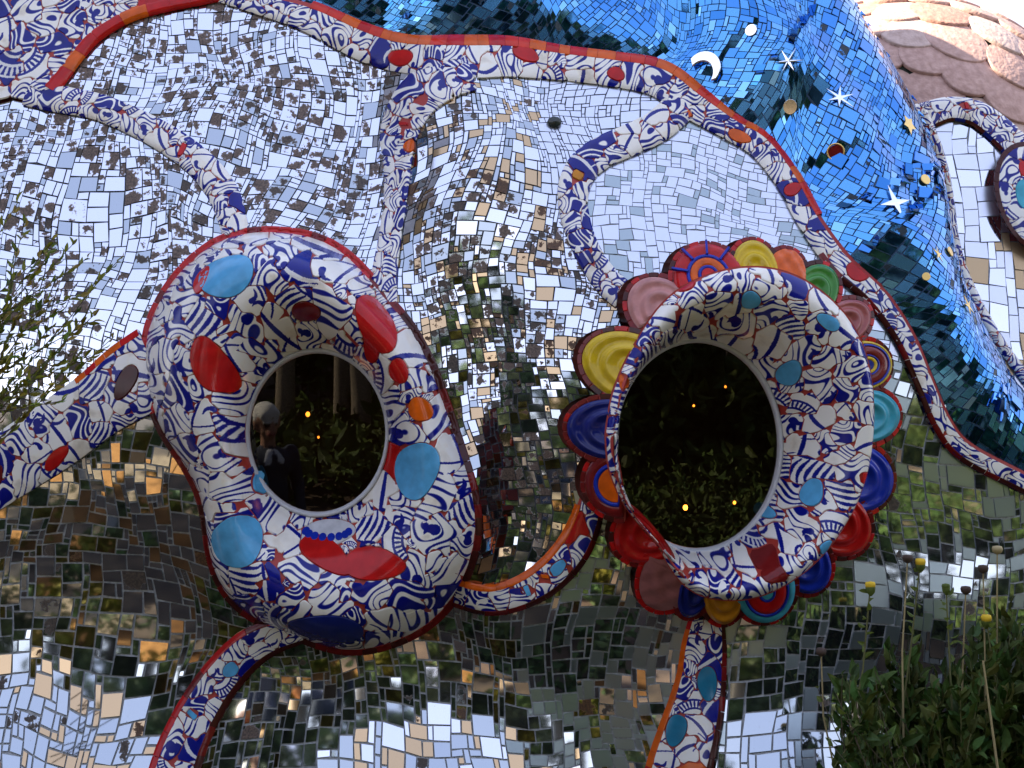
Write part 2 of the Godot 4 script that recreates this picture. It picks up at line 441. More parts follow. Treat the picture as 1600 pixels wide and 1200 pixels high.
# the cement that the pieces are set in
func bed(t: Node3D, poly: PackedVector2Array, surf: Callable, org: Vector3, m: Material, step := 0.05, grow := 0.02):
	var box := Rect2(poly[0], Vector2.ZERO)
	for q in poly: box = box.expand(q)
	var wide := Geometry2D.offset_polygon(poly, grow)
	var v := PackedVector3Array(); var n := PackedVector3Array(); var idx := PackedInt32Array()
	var pts := PackedVector2Array()
	for k in wide[0].size():
		var a: Vector2 = wide[0][k]; var b: Vector2 = wide[0][(k + 1) % wide[0].size()]
		var cnt := maxi(1, int(a.distance_to(b) / step))
		for e in cnt: pts.append(a.lerp(b, float(e) / cnt))
	var inner := Geometry2D.offset_polygon(poly, grow - step * 0.5)
	var y := box.position.y - grow
	while y < box.end.y + grow:
		var x := box.position.x - grow
		while x < box.end.x + grow:
			var q := Vector2(x + r(-0.004, 0.004), y + r(-0.004, 0.004))
			for ip in inner:
				if Geometry2D.is_point_in_polygon(q, ip): pts.append(q); break
			x += step
		y += step
	for q in pts:
		var p: Vector3 = surf.call(q)
		var nn := normal_at(surf, q, p, 0.01)
		v.append(p - nn * 0.003 - org); n.append(nn)
	var tri := Geometry2D.triangulate_delaunay(pts)
	for k in range(0, tri.size(), 3):
		var a := pts[tri[k]]; var b := pts[tri[k + 1]]; var c := pts[tri[k + 2]]
		if not Geometry2D.is_point_in_polygon((a + b + c) / 3.0, wide[0]): continue
		if (b - a).cross(c - a) > 0: idx.append_array([tri[k], tri[k + 2], tri[k + 1]])
		else: idx.append_array([tri[k], tri[k + 1], tri[k + 2]])
	part(t, "grout_bed", arr(v, n, PackedVector2Array(), idx), m)

func walls():
	var hz := func(_c: Vector2) -> Material: return M.silver
	lay_mirror("mirror_mosaic", "worn silver mirror mosaic between the forked ceramic band and the ceramic strip at upper left", "mirror fields of the sculpture", wall, {
		"poly": [Vector2(-3.247, 1.624), Vector2(-2.586, 1.511), Vector2(-2.381, 1.492), Vector2(-2.174, 1.455), Vector2(-1.924, 1.344), Vector2(-1.708, 1.215), Vector2(-1.522, 1.052), Vector2(-1.404, 0.894), Vector2(-1.343, 0.716), Vector2(-1.123, 0.670), Vector2(-0.967, 0.655), Vector2(-0.840, 0.606), Vector2(-0.740, 0.524), Vector2(-0.624, 0.411), Vector2(-0.614, 0.522), Vector2(-0.596, 0.753), Vector2(-0.576, 0.960), Vector2(-0.572, 1.177), Vector2(-0.583, 1.366), Vector2(-0.535, 1.506), Vector2(-0.333, 1.630), Vector2(-0.545, 1.736), Vector2(-0.829, 1.866), Vector2(-1.104, 1.967), Vector2(-1.390, 2.084), Vector2(-1.648, 2.245), Vector2(-2.114, 2.326), Vector2(-3.383, 2.326)], "angle": -0.08, "g": 0.0245, "gap": 0.0054, "grout": M.dark_grout, "tilt": 0.015, "warp": 0.16, "worn": func(c: Vector2): return clampf(0.72 + wob2.get_noise_2d(c.x * 2.0, c.y * 2.0) * 1.2, 0.1, 0.95), "mats": func(_c): return M.silver if rng.randf() < 0.8 else M.grey_silver})
	lay_mirror("mirror_mosaic", "worn silver mirror mosaic behind the twiggy shrub, left of the swollen window collar", "mirror fields of the sculpture", wall, {
		"poly": [Vector2(-3.247, 1.624), Vector2(-2.586, 1.511), Vector2(-2.381, 1.492), Vector2(-2.174, 1.455), Vector2(-1.924, 1.344), Vector2(-1.708, 1.215), Vector2(-1.522, 1.052), Vector2(-1.404, 0.894), Vector2(-1.342, 0.705), Vector2(-1.422, 0.656), Vector2(-1.526, 0.592), Vector2(-1.594, 0.495), Vector2(-1.676, 0.369), Vector2(-1.723, 0.183), Vector2(-1.747, 0.076), Vector2(-1.954, -0.061), Vector2(-2.182, -0.246), Vector2(-2.479, -0.449), Vector2(-2.995, -0.780)], "angle": -0.05, "g": 0.027, "gap": 0.0054, "grout": M.dark_grout, "tilt": 0.02, "warp": 0.16, "worn": func(c: Vector2): return clampf(0.52 + wob2.get_noise_2d(c.x * 2.0, c.y * 2.0) * 1.2, 0.05, 0.9), "mats": func(_c): return M.silver if rng.randf() < 0.8 else M.grey_silver})
	lay_mirror("mirror_mosaic", "dark brown mirror mosaic with pale joints in the lower left corner below the broad band", "mirror fields of the sculpture", wall, {
		"poly": [Vector2(-2.995, -0.780), Vector2(-2.479, -0.449), Vector2(-2.182, -0.246), Vector2(-1.954, -0.061), Vector2(-1.711, 0.030), Vector2(-1.657, -0.075), Vector2(-1.605, -0.210), Vector2(-1.492, -0.358), Vector2(-1.415, -0.492), Vector2(-1.389, -0.627), Vector2(-1.379, -0.749), Vector2(-1.356, -0.904), Vector2(-1.285, -1.043), Vector2(-1.151, -1.166), Vector2(-1.044, -1.181), Vector2(-1.244, -1.244), Vector2(-1.396, -1.396), Vector2(-1.506, -1.566), Vector2(-1.571, -1.778), Vector2(-1.623, -2.242), Vector2(-2.884, -2.283)], "angle": -0.05, "g": 0.031, "gap": 0.009, "tilt": 0.021, "warp": 0.10, "worn": func(_c): return 0.06, "mats": func(_c): return M.bronze if rng.randf() < 0.28 else M.grey_silver})
	lay_mirror("mirror_mosaic", "small-tiled mirror mosaic in the hollow between the two round windows, white above and brown below", "mirror fields of the sculpture", wall, {
		"poly": [Vector2(-0.333, 1.630), Vector2(-0.535, 1.506), Vector2(-0.583, 1.366), Vector2(-0.572, 1.177), Vector2(-0.576, 0.960), Vector2(-0.596, 0.753), Vector2(-0.614, 0.522), Vector2(-0.624, 0.426), Vector2(-0.542, 0.271), Vector2(-0.449, 0.105), Vector2(-0.374, -0.060), Vector2(-0.314, -0.239), Vector2(-0.252, -0.415), Vector2(-0.215, -0.560), Vector2(-0.206, -0.677), Vector2(-0.232, -0.832), Vector2(-0.255, -0.975), Vector2(-0.060, -1.005), Vector2(0.090, -0.961), Vector2(0.240, -0.811), Vector2(0.315, -0.661), Vector2(0.345, -0.509), Vector2(0.478, -0.508), Vector2(0.471, -0.388), Vector2(0.477, -0.239), Vector2(0.493, -0.060), Vector2(0.555, 0.090), Vector2(0.634, 0.242), Vector2(0.671, 0.397), Vector2(0.521, 0.429), Vector2(0.405, 0.591), Vector2(0.332, 0.758), Vector2(0.304, 0.928), Vector2(0.341, 1.104), Vector2(0.491, 1.211), Vector2(0.692, 1.301), Vector2(0.866, 1.449), Vector2(0.807, 1.580), Vector2(0.542, 1.676), Vector2(0.271, 1.713), Vector2(0.000, 1.761)], "angle": 0.02, "g": 0.0205, "gap": 0.0055, "grout": M.dark_grout, "tilt": 0.03, "warp": 0.14, "worn": func(c: Vector2): return 0.03 if c.y > 0.95 - c.x * 0.6 and c.x > -0.2 else clampf(0.5 + wob2.get_noise_2d(c.x * 2.0, c.y * 2.0) * 1.2, 0.15, 0.85), "mats": func(c: Vector2): return M.haze if c.y > 0.85 and c.x > 0.15 else M.silver if rng.randf() < 0.55 else M.grey_silver if rng.randf() < 0.6 else M.bronze})
	lay_mirror("mirror_mosaic", "pale unworn grey mirror mosaic above the flower petals, inside the curling ceramic strip", "mirror fields of the sculpture", wall, {
		"poly": [Vector2(0.866, 1.449), Vector2(0.692, 1.301), Vector2(0.491, 1.211), Vector2(0.341, 1.104), Vector2(0.304, 0.928), Vector2(0.332, 0.758), Vector2(0.405, 0.591), Vector2(0.521, 0.429), Vector2(0.668, 0.334), Vector2(0.793, 0.412), Vector2(0.919, 0.475), Vector2(1.076, 0.523), Vector2(1.382, 0.476), Vector2(1.587, 0.320), Vector2(1.654, 0.182), Vector2(1.695, 0.076), Vector2(1.957, 0.061), Vector2(1.845, 0.308), Vector2(1.676, 0.528), Vector2(1.512, 0.756), Vector2(1.414, 0.996), Vector2(1.308, 1.210), Vector2(1.154, 1.319), Vector2(0.964, 1.430)], "angle": -0.12, "g": 0.022, "shapes": [[3, 2], [4, 2], [3, 2], [2, 2], [4, 3], [3, 1], [2, 1]], "gap": 0.0045, "tilt": 0.008, "warp": 0.10, "worn": func(_c): return 0.0, "mats": func(_c): return M.haze if rng.randf() < 0.8 else M.haze_dark})
	lay_mirror("mirror_mosaic", "grey-green mirror mosaic at lower right behind the yellow-flowered bush", "mirror fields of the sculpture", wall, {
		"poly": [Vector2(1.695, 0.076), Vector2(1.957, 0.061), Vector2(2.047, -0.153), Vector2(2.145, -0.306), Vector2(2.477, -0.480), Vector2(2.994, -0.686), Vector2(3.000, -2.375), Vector2(0.693, -2.289), Vector2(0.778, -1.794), Vector2(0.854, -1.559), Vector2(0.888, -1.354), Vector2(0.901, -1.082), Vector2(1.106, -0.971), Vector2(1.254, -0.925), Vector2(1.498, -0.719), Vector2(1.652, -0.511), Vector2(1.689, -0.301), Vector2(1.687, -0.090)], "angle": -0.10, "g": 0.032, "gap": 0.0075, "tilt": 0.019, "warp": 0.12, "worn": func(_c): return 0.04, "mats": func(_c): return M.grey_silver if rng.randf() < 0.75 else M.haze_dark})
	lay_mirror("mirror_mosaic", "dark mirror mosaic with pale joints at bottom centre below the white ceramic collar", "mirror fields of the sculpture", wall, {
		"poly": [Vector2(-1.623, -2.242), Vector2(-1.571, -1.778), Vector2(-1.506, -1.566), Vector2(-1.396, -1.396), Vector2(-1.244, -1.244), Vector2(-1.044, -1.165), Vector2(-0.908, -1.195), Vector2(-0.757, -1.226), Vector2(-0.606, -1.196), Vector2(-0.454, -1.136), Vector2(-0.332, -1.043), Vector2(-0.255, -0.975), Vector2(-0.060, -1.005), Vector2(0.090, -0.961), Vector2(0.240, -0.811), Vector2(0.315, -0.661), Vector2(0.345, -0.509), Vector2(0.493, -0.538), Vector2(0.598, -0.688), Vector2(0.689, -0.778), Vector2(0.780, -0.900), Vector2(0.900, -0.990), Vector2(0.901, -1.082), Vector2(0.888, -1.354), Vector2(0.854, -1.559), Vector2(0.778, -1.794), Vector2(0.693, -2.289)], "angle": 0.03, "g": 0.027, "gap": 0.0075, "tilt": 0.021, "warp": 0.12, "worn": func(_c): return 0.05, "mats": func(c: Vector2): return M.haze_dark if c.x > 0.0 and rng.randf() < 0.4 else M.silver if rng.randf() < 0.25 else M.bronze if rng.randf() < 0.3 else M.grey_silver})
	var k := thing("waste_spout", "small black stone spout sticking out of the white mirror mosaic", "spout", SITE * Transform3D(Basis(), wall(Vector2(0.218, 1.346))))
	var st := lathe([Vector2(0.045, -0.03), Vector2(0.045, 0.02), Vector2(0.036, 0.035), Vector2(0.0, 0.042)], 9)
	part(k, "spout_body", st, M.stone, Transform3D(Basis(Vector3(0, 0, 1), 0.3).scaled(Vector3(0.85, 0.7, 1)), Vector3.ZERO))

# turned about z, profile = (radius, z)
func lathe(prof: Array, seg := 24, flat := false) -> ArrayMesh:
	var v := PackedVector3Array(); var n := PackedVector3Array(); var uv := PackedVector2Array(); var idx := PackedInt32Array()
	for i in prof.size():
		var a: Vector2 = prof[maxi(i - 1, 0)]; var b: Vector2 = prof[mini(i + 1, prof.size() - 1)]
		var tn := (b - a).normalized()
		for s in seg + 1:
			var c := cos(TAU * s / seg); var e := sin(TAU * s / seg)
			v.append(Vector3(prof[i].x * c, prof[i].x * e, prof[i].y))
			n.append(Vector3(tn.y * c, tn.y * e, -tn.x)); uv.append(Vector2(float(s) / seg, float(i) / prof.size()))
	for i in prof.size() - 1:
		for s in seg:
			var q := i * (seg + 1) + s
			idx.append_array([q, q + seg + 1, q + 1, q + 1, q + seg + 1, q + seg + 2])
	return arr(v, n, uv, idx)


# ---------------------------------------------------------------- ceramic pieces
func clip_half(poly: PackedVector2Array, m: Vector2, d: Vector2) -> PackedVector2Array:
	var out := PackedVector2Array()
	for i in poly.size():
		var a := poly[i]; var b := poly[(i + 1) % poly.size()]
		var fa := (a - m).dot(d); var fb := (b - m).dot(d)
		if fa <= 0: out.append(a)
		if (fa < 0 and fb > 0) or (fa > 0 and fb < 0): out.append(a.lerp(b, fa / (fa - fb)))
	return out

func cells(bound: PackedVector2Array, hole: PackedVector2Array, gapd: float, squash := 1.0) -> Array:
	var box := Rect2(bound[0], Vector2.ZERO)
	for q in bound: box = box.expand(q)
	var seeds := PackedVector2Array()
	var tries := int(box.get_area() / (gapd * gapd) * 40)
	for k in tries:
		var q := Vector2(r(box.position.x, box.end.x), r(box.position.y, box.end.y))
		if not Geometry2D.is_point_in_polygon(q, bound) or (hole.size() and Geometry2D.is_point_in_polygon(q, hole)): continue
		var ok := true
		var need := gapd * r(0.72, 1.0)
		for s in seeds:
			if s.distance_squared_to(q) < need * need: ok = false; break
		if ok: seeds.append(q)
	var out := []
	for i in seeds.size():
		var p := PackedVector2Array([box.position - Vector2.ONE * 0.1, Vector2(box.end.x + 0.1, box.position.y - 0.1), box.end + Vector2.ONE * 0.1, Vector2(box.position.x - 0.1, box.end.y + 0.1)])
		for j in seeds.size():
			if j == i or seeds[i].distance_to(seeds[j]) > gapd * 4.0: continue
			p = clip_half(p, (seeds[i] + seeds[j]) * 0.5, seeds[j] - seeds[i])
		if p.size() >= 3: out.append(p)
	return out

func bent(poly: PackedVector2Array, step: float, amp: float) -> PackedVector2Array:
	var out := PackedVector2Array()
	for i in poly.size():
		var a := poly[i]; var b := poly[(i + 1) % poly.size()]
		var cnt := maxi(1, int(a.distance_to(b) / step))
		for e in cnt:
			var q := a.lerp(b, float(e) / cnt)
			out.append(q + Vector2(wob.get_noise_2d(q.x * 2.2, q.y * 2.2), wob.get_noise_2d(q.x * 2.2 + 50, q.y * 2.2 + 7.7)) * amp * 2.0)
	return out

func resample(poly: PackedVector2Array, step: float) -> PackedVector2Array:
	var out := PackedVector2Array()
	for i in poly.size():
		var a := poly[i]; var b := poly[(i + 1) % poly.size()]
		var l := a.distance_to(b)
		if l < step * 0.3: continue
		for e in maxi(1, int(round(l / step))): out.append(a.lerp(b, float(e) / maxi(1, int(round(l / step)))))
	return out

# one glazed piece: the outline poly laid on surf, its rim rounded down into the joint
func piece_mesh(poly_in: PackedVector2Array, surf: Callable, org: Vector3, cell := -1, step := 0.022, lift := 0.004, lip := 0.004) -> ArrayMesh:
	var poly := resample(poly_in, step)
	if poly.size() < 3: return null
	var area := 0.0; var c := Vector2.ZERO
	for i in poly.size():
		area += poly[i].cross(poly[(i + 1) % poly.size()]); c += poly[i]
	if absf(area) < 0.0002: return null
	if area < 0: poly.reverse()
	c /= poly.size()
	var pts := poly.duplicate()
	var box := Rect2(poly[0], Vector2.ZERO)
	for q in poly: box = box.expand(q)
	var y := box.position.y + step * 0.5
	while y < box.end.y:
		var x := box.position.x + step * 0.5
		while x < box.end.x:
			var q := Vector2(x + r(-0.1, 0.1) * step, y + r(-0.1, 0.1) * step)
			if Geometry2D.is_point_in_polygon(q, poly):
				var near := false
				for e in poly:
					if e.distance_squared_to(q) < step * step * 0.3: near = true; break
				if not near: pts.append(q)
			x += step
		y += step
	var tri := Geometry2D.triangulate_delaunay(pts)
	var v := PackedVector3Array(); var n := PackedVector3Array(); var uv := PackedVector2Array(); var idx := PackedInt32Array()
	var rad := 0.001
	for q in poly: rad = maxf(rad, q.distance_to(c))
	var turn := r(0, TAU); var uc := Vector2(cell % 8 + 0.5, cell / 8 + 0.5) / 8.0
	var k := poly.size()
	var base := PackedVector3Array()
	for i in pts.size():
		var p: Vector3 = surf.call(pts[i])
		var nn := normal_at(surf, pts[i], p)
		base.append(p)
		v.append(p + nn * lift - org); n.append(nn)
		uv.append(uc + ((pts[i] - c) / rad * 0.33).rotated(turn) / 8.0)
	for t in range(0, tri.size(), 3):
		var a := pts[tri[t]]; var b := pts[tri[t + 1]]; var d := pts[tri[t + 2]]
		if not Geometry2D.is_point_in_polygon((a + b + d) / 3.0, poly): continue
		if (b - a).cross(d - a) > 0: idx.append_array([tri[t], tri[t + 2], tri[t + 1]])
		else: idx.append_array([tri[t], tri[t + 1], tri[t + 2]])
	var at := v.size()
	for i in k:
		var a := v[(i + k - 1) % k]; var b := v[(i + 1) % k]
		var o := (b - a).cross(n[i]).normalized()
		n[i] = n[i]
		v.append(v[i] + o * lip * 0.5 - n[i] * lip * 0.35); n.append((n[i] + o * 0.9).normalized()); uv.append(uv[i])
		v.append(v[i] + o * lip * 0.7 - n[i] * (lip * 2.0 + lift)); n.append(o); uv.append(uv[i])
	for i in k:
		var j := (i + 1) % k
		for e in [[i, j, at + 2 * i, at + 2 * j], [at + 2 * i, at + 2 * j, at + 2 * i + 1, at + 2 * j + 1]]:
			idx.append_array([e[0], e[1], e[2], e[1], e[3], e[2]])
	return arr(v, n, uv, idx)

func ellipse_poly(c: Vector2, rx: float, ry: float, deg: float, wobble := 0.0, n := 28) -> PackedVector2Array:
	var out := PackedVector2Array()
	var ph := r(0, TAU)
	for i in n:
		var a := TAU * i / n
		var k := 1.0 + wobble * (sin(2 * a + ph) + 0.6 * sin(3 * a - ph))
		out.append(c + Vector2(rx * cos(a) * k, ry * sin(a) * k).rotated(deg_to_rad(deg)))
	return out

# cover a region with painted pieces: specials keep their own glaze and outline
func tile_region(t: Node3D, bound: PackedVector2Array, hole: PackedVector2Array, surf: Callable, org: Vector3, size: float, sp: Array, blue: Callable, gapw := 0.006, amp := 0.022, step := 0.022):
	var cuts := []
	for s in sp:
		var e := ellipse_poly(Vector2(s[0], s[1]), s[2], s[3], s[4], 0.09)
		cuts.append(Geometry2D.offset_polygon(e, gapw))
		for q in Geometry2D.intersect_polygons(e, bound):
			if s[5] == "dots":
				dotted(t, q, surf, org, Vector2(s[0], s[1]), s[2])
				continue
			var pm := piece_mesh(q, surf, org, -1, step, 0.006)
			if pm: part(t, "glazed_piece", pm, M[s[5]])
	for c in cells(bound, hole, size):
		var polys := [bent(c, step, amp)]
		var grown := []
		for p in polys:
			for g in Geometry2D.offset_polygon(p, -gapw * 0.5 - 0.008): grown.append_array(Geometry2D.offset_polygon(g, 0.008, Geometry2D.JOIN_ROUND))
		polys = []
		for p in grown: polys.append_array(Geometry2D.intersect_polygons(p, bound))
		if hole.size():
			grown = []
			for p in polys: grown.append_array(Geometry2D.clip_polygons(p, hole))
			polys = grown
		for cut in cuts:
			if cut.is_empty(): continue
			grown = []
			for p in polys: grown.append_array(Geometry2D.clip_polygons(p, cut[0]))
			polys = grown
		for p in polys:
			if p.size() < 3 or Geometry2D.is_polygon_clockwise(p) and polys.size() > 1: continue
			var at := Vector2.ZERO
			for q in p: at += q
			at /= p.size()
			var ink: float = blue.call(at)
			var cell := rng.randi() % 48 if rng.randf() > ink else 48 + rng.randi() % 16
			var pm := piece_mesh(p, surf, org, cell, step)
			var m: Material = M.white_paint
			if rng.randf() < 0.008: m = pick([M.red, M.orange, M.dark_red])
			if pm: part(t, "ceramic_tile", pm, m)

func dotted(t: Node3D, q: PackedVector2Array, surf: Callable, org: Vector3, c: Vector2, rx: float):
	var b := piece_mesh(q, surf, org, -1, 0.022)
	if b: part(t, "glazed_piece", b, M.white)
	for i in 8:
		var a := PI + PI * (i + 0.5) / 8.0
		var d := piece_mesh(ellipse_poly(c + Vector2(cos(a) * rx * 0.78, sin(a) * rx * 0.24 + 0.01), 0.017, 0.015, 0, 0.0, 12), surf, org, -1, 0.012, 0.009, 0.002)
		if d: part(t, "painted_dot", d, M.blue)


# a collar round a window: everything about it in the plane of the wall, heights from rings
class Collar:
	var c: Vector2; var rad: Vector2; var wg: float
	var out := PackedFloat32Array()                                     # outline radius for 96 directions
	var wo := PackedFloat32Array()
	var crest_l: float; var crest_r: float; var crest_t: float; var crest_b: float
	var high_l: float; var high_r: float
	var power := 2.4
	func look(tab: PackedFloat32Array, th: float) -> float:
		var f := fposmod(th / TAU, 1.0) * 96.0
		var i := int(f)
		return lerpf(tab[i % 96], tab[(i + 1) % 96], f - i)
	func side(th: float, l: float, rr: float, t: float, b: float) -> float:
		var cx := cos(th); var cy := sin(th)
		var h := rr if cx > 0 else l
		var v := t if cy > 0 else b
		return lerpf(h, v, cy * cy)
	func rin(th: float) -> float:
		var a := cos(th) / rad.x; var b := sin(th) / rad.y
		return 1.0 / sqrt(a * a + b * b)
	func at(d: Vector2) -> Vector3:
		var q := d - c
		var th := q.angle()
		var r0 := rin(th); var r1 := look(out, th)
		var rho := clampf((q.length() - r0) / maxf(0.01, r1 - r0), -0.2, 1.08)
		var pc := side(th, crest_l, crest_r, crest_t, crest_b)
		var hi := side(th, high_l, high_r, (high_l + high_r) * 0.5, (high_l + high_r) * 0.5)
		var w: float
		if rho < pc:
			w = wg + (hi - wg) * sin(clampf(rho / pc, 0, 1) * PI * 0.5)
		else:
			var e := clampf((rho - pc) / (1.0 - pc), 0, 1)
			w = lerpf(look(wo, th), hi, 1.0 - pow(e, power))
		return Vector3(d.x, d.y, w)
	func ring(rho: float, n := 72) -> PackedVector2Array:
		var o := PackedVector2Array()
		for i in n:
			var th := TAU * i / n
			o.append(c + Vector2.from_angle(th) * lerpf(rin(th), look(out, th), rho))
		return o

func make_collar(c: Vector2, rad: Vector2, wg: float, outline: Array) -> Collar:
	var k := Collar.new(); k.c = c; k.rad = rad; k.wg = wg
	k.out.resize(96); k.wo.resize(96)
	for i in 96:
		var d := Vector2.from_angle(TAU * i / 96.0)
		var best := 0.3
		for j in outline.size():
			var hit = Geometry2D.segment_intersects_segment(c, c + d * 5.0, outline[j], outline[(j + 1) % outline.size()])
			if hit != null: best = maxf(best, c.distance_to(hit))
		k.out[i] = best
	for pass_ in 2:
		var o := k.out.duplicate()
		for i in 96: k.out[i] = (o[(i + 95) % 96] + 2 * o[i] + o[(i + 1) % 96]) / 4.0
	return k

func window_glass(t: Node3D, k: Collar, org: Vector3, lean: Basis):
	var n := 64
	var at := Transform3D(lean, Vector3(k.c.x, k.c.y, k.wg + 0.012) - org)
	part(t, "glass_pane", lathe([Vector2(1.02, 0.0), Vector2(0.5, 0.0), Vector2(0.0, 0.0)], n), M.pane, at * Transform3D(Basis().scaled(Vector3(k.rad.x, k.rad.y, 1)), Vector3.ZERO))
	var rim := [Vector2(1.05, -0.02), Vector2(1.045, 0.03), Vector2(1.02, 0.036), Vector2(0.985, 0.03), Vector2(0.98, -0.01)]
	part(t, "window_rim", lathe(rim, n), M.rim, at * Transform3D(Basis().scaled(Vector3(k.rad.x, k.rad.y, 1)), Vector3.ZERO))
	var room := [Vector2(1.04, -0.012), Vector2(1.5, -0.2), Vector2(1.7, -0.55), Vector2(1.4, -0.85), Vector2(0.0, -0.9)]
	part(t, "dark_room", lathe(room, 40), M.interior, at * Transform3D(Basis().scaled(Vector3(k.rad.x, k.rad.y, 1)), Vector3.ZERO))

func room_lamps(k: Collar, spots: Array, lean: Basis, label: String):
	for s in spots:
		var at := SITE * (Vector3(k.c.x, k.c.y, k.wg) + lean * Vector3(s[0], s[1], s[2]))
		var o := thing("hanging_lamp", label % s[4], "lamp", Transform3D(Basis(), at), "lamps glowing inside the round windows")
		var e := StandardMaterial3D.new(); e.albedo_color = Color(1, 0.7, 0.3); e.emission_enabled = true; e.emission = Color(1.0, 0.55, 0.16); e.emission_energy_multiplier = s[5]
		var bulb := SphereMesh.new(); bulb.radius = s[3]; bulb.height = s[3] * 2.4; bulb.radial_segments = 14; bulb.rings = 8
		part(o, "lamp_globe", bulb, e)
		var cap := CylinderMesh.new(); cap.top_radius = s[3] * 0.3; cap.bottom_radius = s[3] * 0.5; cap.height = s[3] * 0.8; cap.radial_segments = 10
		part(o, "lamp_cap", cap, M.interior, Transform3D(Basis(), Vector3(0, s[3] * 1.5, 0)))
		var cord := CylinderMesh.new(); cord.top_radius = 0.003; cord.bottom_radius = 0.003; cord.height = 0.4; cord.radial_segments = 6
		part(o, "lamp_cord", cord, M.interior, Transform3D(Basis(), Vector3(0, s[3] * 1.5 + 0.2, 0)))
		var l := OmniLight3D.new(); l.name = "lamp_light"; l.light_color = Color(1, 0.6, 0.25); l.light_energy = 0.0003 * s[5]; l.light_size = s[3]; l.shadow_enabled = true; l.omni_range = 6.0; l.omni_attenuation = 2.0
		o.add_child(l, true)

func collar_bed(t: Node3D, k: Collar, org: Vector3, m: Material, sink := 0.005):
	var v := PackedVector3Array(); var n := PackedVector3Array(); var idx := PackedInt32Array()
	var nr := 22; var na := 120
	for i in nr + 1:
		var rho := float(i) / nr
		for a in na + 1:
			var th := TAU * a / na
			var d := k.c + Vector2.from_angle(th) * lerpf(k.rin(th), k.look(k.out, th) + 0.008, rho)
			var p := k.at(d)
			var nn := normal_at(k.at, d, p, 0.006)
			v.append(p - nn * sink - org); n.append(nn)
	for a in na + 1:                                                    # the outside, down to the wall
		var th := TAU * a / na
		var d := k.c + Vector2.from_angle(th) * (k.look(k.out, th) + 0.004)
		v.append(Vector3(d.x, d.y, wall_h(d.x, d.y) - 0.03) - org); n.append(Vector3(cos(th), sin(th), 0))
	for i in nr + 1:
		for a in na:
			var q := i * (na + 1) + a
			idx.append_array([q, q + 1, q + na + 1, q + 1, q + na + 2, q + na + 1])
	part(t, "grout_bed", arr(v, n, PackedVector2Array(), idx), m)

